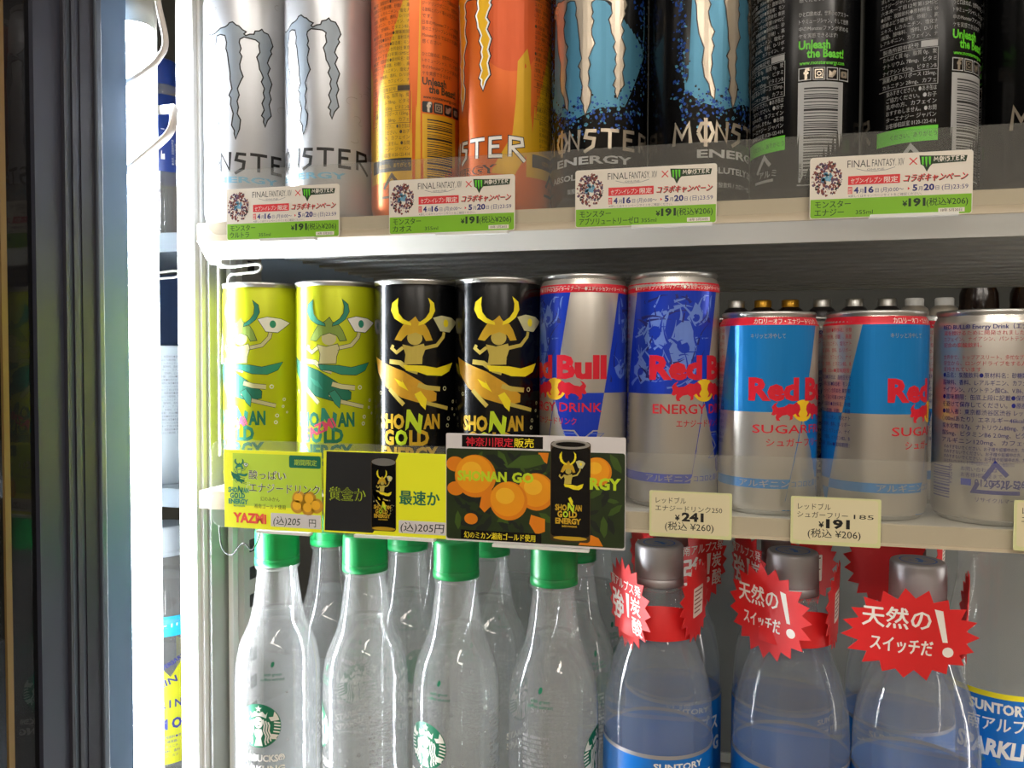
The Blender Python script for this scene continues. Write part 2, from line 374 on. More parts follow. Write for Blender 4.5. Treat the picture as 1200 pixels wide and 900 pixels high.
# ------------------------------------------------------------------ cans
def can_prof(R, h, kind):
    if kind == 'tall':   # necked aluminium can
        return [(R - 6.5, 0), (R - 5.5, .6), (R - 3, 2.5), (R - .8, 6), (R, 9), (R, h - 12), (R - .5, h - 9.5), (R - 2.2, h - 5.5), (R - 2.8, h - 3.5)]
    if kind == 'steel':  # nearly straight three-piece can
        return [(R - 1.6, 0), (R - .6, .8), (R - .6, 2), (R - .2, 3.2), (R, 4.5), (R, h - 6), (R - .5, h - 4.2), (R - .4, h - 3)]
    return [(R - 3.6, 0), (R - 2.6, .8), (R - 1, 3), (R, 6), (R, h - 7.5), (R - .4, h - 6), (R - 1.8, h - 3.2), (R - 2, h - 2.6)]
def make_can(name, R, h, kind, base, art, neck='alu'):
    root = bpy.data.objects.new(name, None); COL.objects.link(root); root.empty_display_size = .02
    pr = can_prof(R, h, kind); mb = MB(); full = [(p[0], p[1], base) for p in pr]
    full[0] = (full[0][0], full[0][1], 'alu'); full[1] = (full[1][0], full[1][1], 'alu')
    if kind != 'steel': full[-2] = (full[-2][0], full[-2][1], neck)
    mb.lathe([(1, 1.2, 'alu'), (pr[0][0] - 3, 2, 'alu')] + full, base, 72)
    if art: art.emit(mb, wrap(prof_fun(pr)))
    mb.build('body', root, fixn=False)
    rt_ = pr[-1][0]; lid = MB()
    lid.lathe([(rt_ + .05, h - 3.2), (rt_ + .7, h - 1.8), (rt_ + .8, h - .6), (rt_ + .2, h), (rt_ - .8, h - .3), (rt_ - 1.6, h - 2.5), (rt_ - 2.2, h - 6), (rt_ - 3.4, h - 6.4), (rt_ - 4.2, h - 5), (2, h - 4.8), (.01, h - 4.8)], 'alu_matte', 56)
    lo = lid.build('lid', root); tb = MB()
    tb.lathe([(1.6, h - 4.7), (1.6, h - 3.6), (.01, h - 3.6)], 'alu', 12)
    ring = [(8 * math.cos(a) * .9, 5 + 7 * math.sin(a), h - 3.9) for a in [2 * PI * j / 14 for j in range(15)]]
    tb.tube(ring, .8, 'alu', 6, 2); tb.box(-4, 4, -6, 1, h - 4.2, h - 3.5, 'alu'); tb.build('pull_tab', lo)
    index_kids(root); return root
_used = set()
def facing(x, y, al): return math.atan2(-x, y) + R_(al)
def place(root, x, y, z, al, label, cat, group=None):
    o = root if root.name not in _used else copy_tree(root)
    _used.add(root.name); o.location = (x * S, y * S, z * S + H); o.rotation_euler = (0, 0, facing(x, y, al))
    return tag(o, label, cat, group)

JP = ['●名称：炭酸飲料●原材料名：砂糖類', '（果糖ぶどう糖液糖、砂糖）、高麗人参', 'エキス、L-カルニチン、塩化ナトリウム', '/炭酸、酸味料、香料、D-リボース', 'L-アルギニン、カフェイン、ナイアシン', 'アミド、甘味料、ビタミンB2、B6、B12', '●内容量：355ml●賞味期限：缶底', '上段に記載●保存方法：直射日光を避け', '涼しい場所に保存●製造者：モンスター', 'エナジージャパン合同会社 東京都港区', '六本木一丁目12号第1SMSビル']
JB = ['ひと口飲めばわかる、世界のアスリート', 'やミュージシャン、そして', '世界中のMonsterファンが夢中', 'のエナジードリンクです。']
def info_back(A, ink, hl, panel=None, lower=None):
    """the small print, contact icons and barcode on the back of the tall cans"""
    a0, a1, b0, b1 = 40.5, 69.5, 76.4, 104
    if panel: A.rect(panel, a0 - 5, 22, a1 + 1, 146, 1)
    y = 128
    for j in range(16):
        A.text(ink, JP[j % 11][:15], a1 - .5, y, 2.5, 3, .01, fit=28, al='R'); y -= 3.15
    A.rect(ink, a0, y + 1.4, a1, y + 1.6, 3); A.rect(ink, a1 - 8, y - 2.2, a1 - .3, y + 1, 3)
    A.text(ink, '製造所固有記号', a1 - 9, y - 1.8, 2.6, 3, .01, al='R'); y -= 5.6
    yb = y + 2.8
    for j, s_ in enumerate(['たんぱく質 0g、脂質 0g、炭', 'ナトリウム 78mg、ビタミ', 'ナイアシン 8.5mg、ビタミンB', '高麗人参 D-リボース 125mg、', 'カルニチン 28mg、カフェ']):
        A.text(ink, s_, a1 - .8, y, 2.7, 3, .012, al='R', fit=26); y -= 3.6
        if j == 2: A.rect(ink, a0, y + 2.6, a1, y + 2.8, 3)
    for q in ((a0, yb, a1, yb + .25), (a0, y + 2.4, a1, y + 2.65), (a1 - .2, y + 2.4, a1 + .05, yb + .25)): A.rect(ink, *q, 3)
    y -= .4
    for s_ in ['飲みすぎください。●あき缶は', 'ご協力ください。●お子', '乳中の方、カフェイン', 'おすすめしません。●お問', 'ターエナジー ジャパン', 'お客様相談室 0120-122-414']:
        A.text(ink, s_, a1 - .5, y, 2.8, 3, .012, al='R', fit=24); y -= 3.35
    if lower:
        A.rect(lower, a0 - 1, y - 5.5, a1 + .5, y + 2.2, 2); A.text('ink_dgreen' if lower != 'ink_black' else 'can_yellow', 'ください。ありがとう', a1, y - 3, 3, 4, .02, al='R', fit=22)
    # recycling mark
    cx, cy = a1 - 12, 17
    A.stroke(ink, [(cx - 6, cy + 1), (cx, cy + 9), (cx + 4, cy + 4)], 2, 3); A.stroke(ink, [(cx - 8, cy - 4), (cx + 6, cy - 4)], 1.5, 3); A.text(ink, 'アルミ', cx - 4, cy - 2, 4.4, 3, .02)
    # right column
    y = 130
    A.stroke(ink, [(b0 + 8, 150), (b0 + 9, 136)], .8, 3); A.stroke(ink, [(b0 + 12, 150), (b0 + 12.5, 134)], .8, 3); A.stroke(ink, [(b0 + 16, 150), (b0 + 15, 136)], .8, 3)
    T = ['パワフルなエナジーで最強のエナ', 'ジードリンクがここに。世界中の', 'る飲料とバンド等の人気ブランド', 'です。', '日本のMonsterファンへ待望', '期のエナジーブレンドを使用し', 'Monsterならではの力を実感', '感ください!', '', 'ひと口飲めば、世界中のアスリー', 'トやミュージシャン、そして世界', '中のMonsterファンが求める', 'ケを実感できるはず!']
    for s_ in T:
        if s_: A.text(ink, s_, b0, y, 2.7, 3, .012, fit=min(27, 2.0 * len(s_)))
        y -= 3.75
    y -= 2.0
    A.text(hl, 'Unleash', b0, y, 6.2, 3, .035, fit=16); y -= 4.6; A.text(hl, 'the Beast!', b0 + 4, y, 6.2, 3, .035, fit=20); y -= 3.6
    A.text(hl, 'www.monsterenergy.com', b0 + .5, y, 2.8, 3, .02, fit=24); y -= 8.2
    for j in range(4):
        x = b0 + j * 7.1
        if hl == 'ink_brown': A.rrect('ink_black', x, y, x + 6.4, y + 6.6, 1, 3)
        else: A.stroke('ink_lgrey', [(x + .3, y + .3), (x + 6.2, y + .3), (x + 6.2, y + 6.4), (x + .3, y + 6.4)], .5, 3, True)
        g = 'claw_cream'
        if j == 0: A.text(g, 'f', x + 2.6, y + .6, 8, 4, .04)
        if j == 1: A.stroke(g, [(x + 1.3, y + 1.3), (x + 5.2, y + 1.3), (x + 5.2, y + 5.3), (x + 1.3, y + 5.3)], .6, 4, True); A.ring(g, x + 3.25, y + 3.3, 1, .5, 4, n=12)
        if j == 2: A.poly(g, [(x + 1, y + 1.6), (x + 3.2, y + 1.2), (x + 5, y + 3), (x + 5.6, y + 5), (x + 4.2, y + 5.4), (x + 3, y + 4.2), (x + 1.2, y + 5.2), (x + 1.4, y + 3)], 4)
        if j == 3: A.rrect(g, x + 1.2, y + 1.6, x + 5.4, y + 5, .8, 4); A.poly('ink_black', [(x + 2.7, y + 2.4), (x + 4.2, y + 3.3), (x + 2.7, y + 4.2)], 5)
    yt = y - .8
    A.rect('ink_lgrey' if hl != 'ink_brown' else 'can_yellow', b0, 8, b0 + 24, yt, 3)
    yy = yt - 3; random.seed(5)
    while yy > 10:
        t = random.choice((.4, .5, .8, 1.2)); A.rect('ink_black', b0 + 3, yy - t, b0 + 21, yy, 4); yy -= t + random.choice((.5, .6, .9, 1.2))
    A.text('ink_black', '4582390', b0 + 2.3, 12, 2.2, 4, rot=PI / 2)

# --- tall white can
A = Art(); A.poly('claw_silver', CLAW_UV, 2); A.stroke('ink_black', CLAW_UV, .8, 3, True)
monster_word(A, 33.5, 11.5, 'ink_black', None, wd=1.9)
A.text('ink_cyan', 'ENERGY', -30, 26.5, 5.2, 3, .03, fit=48); A.text('ink_grey', 'ULTRA', -14, 18, 5, 3, .02, fit=26)
random.seed(3)
for j in range(16):   # swirling scroll pattern
    cx, cy = random.uniform(-44, 34), random.choice((random.uniform(120, 143), random.uniform(128, 146), random.uniform(36, 110)))
    if cy < 118 and -36 < cx < 18: cx = random.uniform(22, 40)
    r = random.uniform(2, 7); a0 = random.uniform(0, 6); p = [(cx + (r - .35 * q) * math.cos(a0 + q * .4), cy + (r - .35 * q) * .6 * math.sin(a0 + q * .4)) for q in range(9)]
    A.stroke('ink_lgrey', p, .35, 1, w1=.15)
info_back(A, 'ink_grey', 'ink_grey')
CAN_WHITE = make_can('energy_drink_can', 28.6, 156, 'tall', 'can_white', A)
# --- tall orange can
A = Art()
A.ell('orange_dark', 26, 108, 20, 26, 1); A.poly('can_yellow', [(30, 88), (36, 96), (38.5, 84), (38.5, 40), (28, 22), (14, 24), (27, 46), (29, 66)], 1.5)
CU = [(a, b + 10) for a, b in CLAW_UV]
A.stroke('ink_black', CU, 2.2, 2, True); A.stroke('ink_white', CU, .9, 4, True); A.poly('claw_yellow', CU, 3)
monster_word(A, 33, 11.5, 'ink_white', 'ink_black', wd=1.9)
A.text('ink_black', 'ENERGY', -26, 24, 6.5, 3, .05, fit=44); A.text('can_orange', 'ENERGY', -26, 24, 6.5, 5, -.004, fit=44); A.text('rb_red', 'KHAOS', 8, 10, 5.5, 3, .02, shear=.3)
A.rect('can_yellow', 72.2, 22, 75.5, 146, 1)
info_back(A, 'ink_brown', 'ink_brown', 'can_yellow', 'ink_black')
CAN_ORANGE = make_can('energy_drink_can', 28.4, 156, 'tall', 'can_orange', A)
# --- tall black and ice blue can
A = Art(); random.seed(11)
A.poly('ice_blue', [(-38, 150), (-36, 64), (-28, 56), (-14, 52), (0, 57), (14, 58), (22, 74), (30, 90), (33, 150)], 1)
for j in range(900):  # ragged sprayed edge
    t = random.random(); side = random.random()
    if side < .38: u, v = random.uniform(-38, 26), random.gauss(54, 5)
    elif side < .7: u, v = random.gauss(30, 4) - max(0, (86 - (q := random.uniform(54, 148)))) * .35, q
    else: u, v = random.gauss(-38, 2.5), random.uniform(56, 148)
    s_ = random.uniform(.3, 1.5); A.poly(random.choice(('deep_blue', 'deep_blue', 'can_black', 'ice_blue')), [(u + s_ * random.uniform(.5, 1) * math.cos(a), v + s_ * random.uniform(.5, 1) * math.sin(a)) for a in (0, 1.3, 2.5, 3.8, 5)], 1.2 + random.random() * .5)
A.stroke('ink_black', CLAW_UV, 1.3, 2, True); A.poly('claw_cream', CLAW_UV, 3)
A.stroke('ink_grey', [(a + .7, b) for a, b in CLAW_UV if a < -20 or -12 < a < -6 or 5 < a < 9], .01, 3)
monster_word(A, 34, 11, 'claw_cream', None, wd=2.0)
A.text('ink_lgrey', 'ENERGY', -29, 26, 6, 3, .03, fit=48); A.text('ink_lgrey', 'ABSOLUTELY ZERO', -34, 17.5, 4.6, 3, .03, fit=56); A.text('ink_lgrey', '炭酸飲料 / カロリーゼロ', -20, 10, 3.2, 3, .01, fit=30)
info_back(A, 'ink_grey', 'ice_blue', None, None)
CAN_BLUE = make_can('energy_drink_can', 28.6, 156, 'tall', 'can_black', A)
# --- tall black can
A = Art(); A.poly('monster_green', CLAW_UV, 2); monster_word(A, 34, 11, 'claw_cream', None, wd=2.0)
A.text('monster_green', 'ENERGY', -29, 26, 6, 3, .03, fit=48)
info_back(A, 'ink_lgrey', 'monster_green', None, 'monster_green')
CAN_BLACK = make_can('energy_drink_can', 28.6, 156, 'tall', 'can_black', A)

# --- lime / black slim cans with the horned surfer emblem (a plain stand-in without a face)
def surfer(A, k, ox, oy, pal, out, scale_u=None):
    """digitised outline, k mm per unit; pal = horn, helmet, skin, sash, board"""
    def q(pts):
        r = []
        for x, y in pts:
            u = (x - 245) / 188
            u = 26.5 * math.asin(max(-.98, min(.98, u))) if scale_u is None else (x - 245) * scale_u
            r.append((ox + u, oy - y * k))
        return r
    def P(m, pts, L=2):
        pp = q(pts); A.poly(m, pp, L)
        if out: A.stroke(out, pp, .35, L + .5, True)
    def St(m, pts, wd, L=2):
        pp = q(pts)
        if out: A.stroke(out, pp, wd + .6, L - .5)
        A.stroke(m, pp, wd, L)
    P(pal[4], [(70,440),(110,470),(190,508),(260,555),(330,612),(328,648),(270,660),(180,632),(112,582),(78,515)], 2)
    A.poly(pal[3], q([(150, 540), (185, 560), (180, 545), (210, 600), (170, 575)]), 3)
    u_ = 26.5 / 188 if scale_u is None else scale_u
    St(pal[2], [(250,572),(290,585),(345,592)], 20 * u_, 3); St(pal[2], [(240,622),(290,658),(378,686)], 16 * u_, 3); St(pal[2], [(130,592),(160,630),(190,665)], 18 * u_, 3)
    P(pal[3], [(235,615),(262,600),(288,640),(282,690),(262,668)], 4)
    St(pal[2], [(130,462),(175,468),(215,500),(250,512)], 20 * u_, 3)
    P(pal[3], [(188,478),(280,482),(330,492),(400,467),(385,508),(350,530),(290,527),(240,508),(200,505)], 4)
    P(pal[2], [(185,382),(225,392),(275,378),(282,402),(270,440),(268,474),(192,476),(198,430)], 5)
    St(pal[2], [(188,396),(160,420),(140,400),(146,385)], 14 * u_, 5); St(pal[2], [(272,400),(330,385),(358,345),(362,322)], 15 * u_, 5)
    P(pal[5], [(314,256),(350,244),(395,252),(418,272),(386,322),(345,318)], 6); A.ell(pal[3], *q([(370, 280)])[0], 14 * u_, 17 * u_, 7)
    A.ell(pal[2], *q([(237, 352)])[0], 32 * u_, 30 * u_, 5)
    P(pal[1], [(240,250),(252,272),(282,290),(296,315),(312,362),(284,366),(272,340),(240,326),(202,340),(180,366),(152,360),(172,318),(190,288),(222,268)], 6)
    P(pal[0], [(168,164),(142,188),(137,222),(152,260),(185,285),(222,294),(220,280),(188,262),(170,235),(165,200)], 7)
    P(pal[0], [(293,162),(318,186),(323,222),(308,258),(280,284),(252,294),(254,280),(282,258),(299,230),(302,195)], 7)
    for x, y, r in ((365,590,8),(90,612,7),(403,655,6),(382,735,7),(378,768,7),(400,690,5),(410,720,4),(435,662,5)):
        A.ring(pal[5], *q([(x, y)])[0], r * u_, 3.2 * u_, 3, n=10)
def shonan_word(A, a, b, hi, ox, vy, k=1.0, pink=None, L=4):
    """SHONAN / GOLD / ENERGY with the tall zig-zag N"""
    def T(m, s, x, v, h, fit): A.text(m, s, ox + x * k, vy + v * k, h * 1.17 * k, L, .05, fit=fit * k)
    T(a, 'SHO', -24.5, 0, 10, 17.5); T(a, 'AN', 4.5, 0, 10, 10.5)
    n = [(-6.4, -1.5), (-5.4, 11.4), (-3.4, 11.4), (1.2, 3.2), (1.8, 9.2), (4.2, 7.6), (3, -3.4), (1.2, -2.6), (-3.6, 4.6), (-4.4, .4)]
    A.poly(hi, [(ox + x * k, vy + v * k) for x, v in n], L + 1)
    T(a, 'G', -21, -10, 10.5, 7.2); T(hi, 'O', -13, -10, 10.5, 8); T(a, 'LD', -4, -10, 10.5, 12); T(b, 'ENERGY', -24, -19.5, 9.5, 38)
    T(a, 'SOUR LIME' if pink else 'MADE IN KANAGAWA', -14, -24.5, 3, 22)
    if pink: A.text(pink, 'YAZMi', ox - 18 * k, vy - 9.5 * k, 8.5 * k, L + 3, .03, fit=24 * k, rot=R_(24))
def slim_art(lime):
    A = Art()
    if lime:
        A.stroke('teal_dark', [(-83, 122), (83, 122)], .01, 1)
        surfer(A, .1281, 0, 141.3, ('teal_ink', 'helmet_olive', 'skin_print', 'teal_ink', 'teal_dark', 'ink_white'), 'ink_dgreen')
        shonan_word(A, 'teal_dark', 'teal_dark', 'teal_ink', -.5, 41.8, pink='pink_ink')
    else:
        surfer(A, .1281, 0, 141.3, ('yellow_ink', 'gold_ink', 'skin_gold', 'yellow_ink', 'orange_ink', 'skin_print'), None)
        shonan_word(A, 'gold_ink', 'gold_ink', 'lime_ink', -.5, 41.8)
    return A
CAN_LIME = make_can('citrus_drink_can', 26.3, 132, 'steel', 'lime_can', slim_art(True))
CAN_GOLD = make_can('citrus_drink_can', 26.3, 132, 'steel', 'can_black', slim_art(False))

# --- blue and silver cans
BULL = [(-19.5,2),(-18.5,4.5),(-19.3,6.5),(-17.8,8.6),(-15.5,9.8),(-17,7.6),(-15.6,6.2),(-12,6.8),(-9,8.6),(-6.2,8.2),(-4,9.6),(-1.6,7.6),(-1,5),(-2.6,2.4),(-1.2,.3),(-3.2,.8),(-4.6,2.6),(-6.4,1.6),(-6.6,-.8),(-8.4,-1.4),(-8.2,.8),(-10,2),(-13,1.4),(-15,-.4),(-14.2,-1.8),(-16.4,-1.6),(-17,.2),(-16.6,2.2),(-18,1.4)]
def redbull(h, R, full):
    A = Art(); d = R * PI / 180; sp, top_ = (64.7, 122) if full else (56, 102.5)
    blue = 'rb_blue' if full else 'rb_cyan'; sl = 22 * d / (top_ - sp)
    def X(deg, v): return deg * d + (v - sp) * sl
    for off in (0, 180):
        lo, hi = sp, top_
        A.poly(blue, [(X(off - 114, lo), lo), (X(off, lo), lo), (X(off, hi), hi), (X(off - 114, hi), hi)], 1)
        A.poly(blue, [(X(off, 3), 3), (X(off + 66, 3), 3), (X(off + 66, sp), sp), (X(off, sp), sp)], 1)
        A.poly(blue, [(X(off - 114, 15), 15), (X(off, 15), 15), (X(off, 20), 20), (X(off - 114, 20), 20)], 1)
        A.poly('alu_warm', [(X(off + 1, 15), 15), (X(off + 65, 15), 15), (X(off + 65, 20), 20), (X(off + 1, 20), 20)], 2)
        if off:
            for k in range(24 if full else 18): A.text('rb_redink' if k < 7 else 'rb_darkink', JP[k % 11][:16], X(off + 4, 90), (118 if full else 99) - k * 3.6, 2.6, 3, 0, fit=26)
            continue
        A.text('alu_warm', 'アルギニン配合', X(off - 56, 16), 16, 4.2, 3, .02, fit=38); A.text(blue, 'ココロと翼を', X(off + 4, 16), 16, 4, 4, .02, fit=22)
        o = off * d
        if full:
            A.text('rb_red', 'Red', o - 71 * d, 73.4, 17.6, 4, .05, fit=30.5); A.text('rb_red', 'Bull', o + 3.5 * d, 73.4, 17.6, 4, .05, fit=30)
            bx, by, bk = o, 62.5, 1.0
            A.text('rb_red', 'ENERGY DRINK', o - 66 * d, 53.8, 7.4, 4, .012, fit=59); A.text('rb_red', 'エナジードリンク', o - 37 * d, 46.6, 4.6, 4, .015, fit=31)
        else:
            A.text('rb_red', 'Red', o - 65 * d, 62.8, 16, 4, .05, fit=27); A.text('rb_red', 'Bull', o + 2 * d, 62.8, 16, 4, .05, fit=27)
            bx, by, bk = o, 53, .92
            A.text('rb_red', 'SUGARFREE', o - 60 * d, 44.8, 6.4, 4, .006, fit=52); A.text('rb_red', 'シュガーフリー', o - 44.5 * d, 38, 4.8, 4, .012, fit=36)
            A.text('alu_warm', 'キリッと冷やして', o - 63 * d, 95.5, 3, 4, .02, fit=18)
        A.ell('rb_sun', bx, by + 4.2 * bk, 7.6 * bk, 6.4 * bk, 3)
        for sg in (1, -1): A.poly('rb_red', [(bx + sg * (x * .95 - 1.2) * bk, by + y * .95 * bk) for x, y in BULL][::sg], 4)
    A.rect('rb_red', -83, top_, 83, top_ + (4.8 if full else 4.3), 3)
    if full:
        for u in (-95, -30, 40, 100): A.text('ink_white', '●ストリートファイターV アーケードエディション', u * d, 123, 2.7, 5, .02, fit=46)
        # blue tinted artwork panel: plain sweeping folds and brush marks
        random.seed(21)
        for off in (0, 180):
            for cu_, v_, a_, b_ in ((-78, 100, 9, 12), (-40, 92, 8, 14), (-62, 76, 12, 6), (-28, 78, 7, 6), (-90, 78, 6, 7), (-30, 108, 6, 7)):
                q_ = [(X(off + cu_, v_) + a_ * random.uniform(.55, 1.1) * math.cos(k_ * .57), v_ + b_ * random.uniform(.55, 1.1) * math.sin(k_ * .57)) for k_ in range(11)]
                A.poly('rb_lblue', [(min(X(off - 4, b) , max(X(off - 110, b), a)), min(119, max(66, b))) for a, b in q_], 1.5)
                q_ = [(X(off + cu_, v_) + 1 + a_ * random.uniform(.2, .6) * math.cos(k_ * .8), v_ + 1 + b_ * random.uniform(.2, .6) * math.sin(k_ * .8)) for k_ in range(8)]
                A.ell('rb_blue', X(off + cu_, v_), v_ - 1, a_ * .4, b_ * .3, 1.8, 12, rot=.7)
            for j in range(130):
                c = off - 57 + random.uniform(-52, 50); v = random.uniform(68, 117); a = random.uniform(-1.2, 1.2) + 1.2; l = random.uniform(3, 12); b = random.uniform(-.12, .12)
                l *= 1.3; p = [(X(c, v) + l * t * math.cos(a + b * t * 4), min(119.5, max(66, v + l * t * math.sin(a + b * t * 4)))) for t in (0, .25, .5, .75, 1)]
                if all(X(off - 111, q_[1]) < q_[0] < X(off - 3, q_[1]) for q_ in p):
                    A.stroke(random.choice(('rb_lblue', 'rb_lblue', 'rb_darkink', 'rb_blue', 'rb_blue')), p, random.uniform(.8, 2.6), 2 + random.random() * .8, w1=.2)
        for off in (0, 180):
            o = off * d + 8 * d
            p = [(0, 43), (9, 43), (13.5, 37.5), (20, 43), (30, 43), (18.5, 34), (24, 27), (15, 27), (12, 31), (6, 27), (-3, 27), (8, 35)]
            A.stroke('alu_warm', [(o + x, y) for x, y in p], .8, 3, True); A.stroke('rb_lblue', [(o + x * .8 + 2.5, 35 + (y - 35) * .8) for x, y in p], .5, 3, True)
    else:
        for u in (-60, 30, 120): A.text('ink_white', 'カロリーオフ・エナジードリンク', u * d, 103.2, 3.4, 5, .02, fit=38)
    return A
CAN_RB = make_can('energy_drink_can', 26.2, 133, 'mid', 'alu_warm', redbull(0, 26.2, True), 'alu')
CAN_SF = make_can('energy_drink_can', 26.6, 110, 'mid', 'alu_warm', redbull(0, 26.6, False), 'alu')
A = Art()
A.text('rb_darkink', 'RED BULL® Energy Drink（エナジードリンク）', -24, 100, 3.2, 3, .03, fit=60)
y = 97
LN = ['翼を授けるために開発されました。', 'カフェイン、ナイアシン、パントテン酸、ビタミンB群', '配合の炭酸飲料。', '', '世界中で、トップアスリート、多忙なプロフェッショナル', '学生から、ロングドライブをする人など、幅広い', '支持されています']
for s_ in LN:
    if s_: A.text('rb_redink', s_, -23.5, y, 2.6, 3, .016, fit=min(56, len(s_) * 2.5))
    y -= 3.1
LN = ['●品名：炭酸飲料●原材料名：砂糖類（砂糖、ぶどう糖', '酸味料、香料、L-アルギニン、カフェイン、着色料（カ', 'ナイアシン、パントテン酸Ca、V.B6、V.B2、V.B12●内容', '●賞味期限：缶底上段に記載●保存方法：直射日光', 'を避けて保存してください。●原産国名：スイス', '●輸入者：東京都渋谷区渋谷 レッドブル・ジャパン', '（100mlあたり）エネルギー46kcal、たんぱく質0g、', '炭水化物10.7g、ナトリウム80mg、ナイアシン8mg、パ', '酸5mg、ビタミンB6 2.0mg、ビタミンB2 0.09mg、', 'アルギニン120mg、カフェイン0.32mg']
for s_ in LN:
    A.text('rb_darkink', s_, -23.5, y, 3, 3, .016, fit=min(60, len(s_) * 2.55)); y -= 3.75
for j in range(4): A.text('rb_darkink', 'のみすぎないでください。お子様や妊娠中の方、カフェイン敏感の方は', -22, y + .6, 2.2, 3, .012, fit=(54, 56, 55, 34)[j]); y -= 2.5
A.text('rb_darkink', 'お問い合わせは', -12, y, 2.4, 3, .02); A.text('rb_darkink', 'お客様相談室まで。', -12, y - 3, 2.4, 3, .02); A.text('rb_darkink', '0120-527-526', -5.5, y - 7.6, 5.2, 3, .015, fit=23)
A.rect('rb_blue', -12, y - 7.6, -7, y - 4.2, 3); random.seed(9); yy = y + 1
while yy > 12:
    t = random.choice((.4, .6, .9)); A.rect('rb_darkink', -31, yy - t, -18, yy, 3); yy -= t + random.choice((.5, .7, 1.0))
A.text('rb_darkink', '9 002490', -16.6, 20, 2.8, 3, rot=PI / 2)
cx = 4
A.stroke('rb_darkink', [(cx - 5.5, 24), (cx - .5, 32), (cx + 5, 26)], 2.2, 3); A.stroke('rb_darkink', [(cx - 8, 22), (cx - 10, 17.5), (cx + 11, 17.5)], 2, 3); A.text('rb_darkink', 'アルミ', cx - 3, 19.5, 5.4, 4, .04, fit=14)
A.text('rb_darkink', 'リサイクルマーク', cx - 9, 12.5, 2.6, 3, .01, fit=20); A.rect('rb_blue', 19, 15, 50, 20, 3)
A.rect('rb_red', 44, 102.5, 90, 106.8, 3)
CAN_BACK = make_can('energy_drink_can', 26.6, 110, 'mid', 'alu_warm', A, 'alu')

# ------------------------------------------------------------------ the setting: shop room and cooler shell
def struct(mb, name, **k):
    o = mb.build(name, **k); o.location.z += H; o['kind'] = 'structure'; return o
ZF, ZC = -1400, 1300
struct(MB().box(-3200, 3200, -3400, 2400, ZF - 50, ZF, 'floor_tile'), 'floor')
struct(MB().box(-3200, 3200, -3400, 2400, ZC, ZC + 50, 'cream_paint'), 'ceiling')
struct(MB().box(-3200, 3200, -3450, -3400, ZF, ZC, 'shop_wall'), 'wall_front')
struct(MB().box(-3250, -3200, -3400, 2400, ZF, ZC, 'shop_wall'), 'wall_left')
struct(MB().box(3200, 3250, -3400, 2400, ZF, ZC, 'shop_wall'), 'wall_right')
struct(MB().box(-3200, 3200, 1750, 1800, ZF, ZC, 'dark_panel'), 'wall_back')
# cooler frame: white mullion with side face and pilaster
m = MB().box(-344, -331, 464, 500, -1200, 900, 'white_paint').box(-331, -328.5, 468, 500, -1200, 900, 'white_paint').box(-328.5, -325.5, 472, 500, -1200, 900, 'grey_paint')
struct(m, 'trim_1', bevel=.8)
m = MB().box(-322, -318.5, 486, 492, -1200, 900, 'white_paint')
struct(m, 'trim_2')
m = MB().box(-330, -322, 505, 530, -1200, 900, 'white_paint')
for k in range(70):
    z = -700 + k * 20; m.box(-322.1, -321.6, 512, 520, z, z + 9, 'rail_dark')
struct(m, 'trim_3')
struct(MB().box(452, 490, 495, 540, -1200, 900, 'white_paint'), 'trim_4')
# screw holes on the mullion face
for k, (x, z) in enumerate(((-339.5, 6), (-338.5, -17))):
    o = MB().lathe([(.01, 0), (1.1, 0), (1.1, .5)], 'rail_dark', 12).build('screw_hole'); o.rotation_euler = (PI / 2, 0, 0); o.location = (x * S, 463.6 * S, z * S + H)
    tag(o, ('tiny dark screw hole in the white post, upper of two', 'tiny dark screw hole in the white post, lower of two')[k], 'screw hole')

# fluorescent lamps
def lamp(x, y, z0, z1, glow, label):
    t = empty('fluorescent_lamp', x, y, z0, 0, label, 'lamp')
    MB().lathe([(.01, 0), (10.8, 0), (10.8, z1 - z0), (.01, z1 - z0)], glow, 32).build('tube', t)
    for a, b in ((z1 - z0, z1 - z0 + 24), (-24, 0)):
        MB().lathe([(.01, a), (11.8, a), (11.8, b), (.01, b)], 'lamp_holder', 32).build('end_cap', t)
    MB().box(-13, 5, 13, 15, -60, z1 - z0 + 120, 'white_paint').build('added_shade_strip', t)  # added strip behind the tube, its width set to dim the next bay
    MB().box(-12, 12, -12, 14, z1 - z0 + 24, z1 - z0 + 60, 'lamp_holder').build('lamp_holder', t, bevel=2)
lamp(-356.5, 441, -950, 208, 'tube_glow', 'glowing vertical fluorescent tube left of the white cooler post')
lamp(432, 472, -950, 500, 'tube_glow_right', 'vertical fluorescent tube beyond the right edge of the shelves')
m = MB(); o = m.tube([(-331, 424, 300), (-328, 424, 240), (-326, 424, 214), (-321, 424, 190), (-326, 424, 180), (-334, 424, 174), (-345, 425, 169.5), (-358, 427, 166), (-372, 438, 164), (-374, 456, 163), (-360, 462, 163), (-345, 460, 162), (-333, 448, 158), (-322, 432, 150), (-317, 425, 141), (-320, 424, 134), (-331, 424, 126), (-343, 425, 119), (-356, 427, 112), (-372, 436, 106)], 1.9, 'cable_white', 10, 6, 1.6).build('power_cable')
top(o, 'white looping power cable hanging over the glowing lamp tube', 'cable')

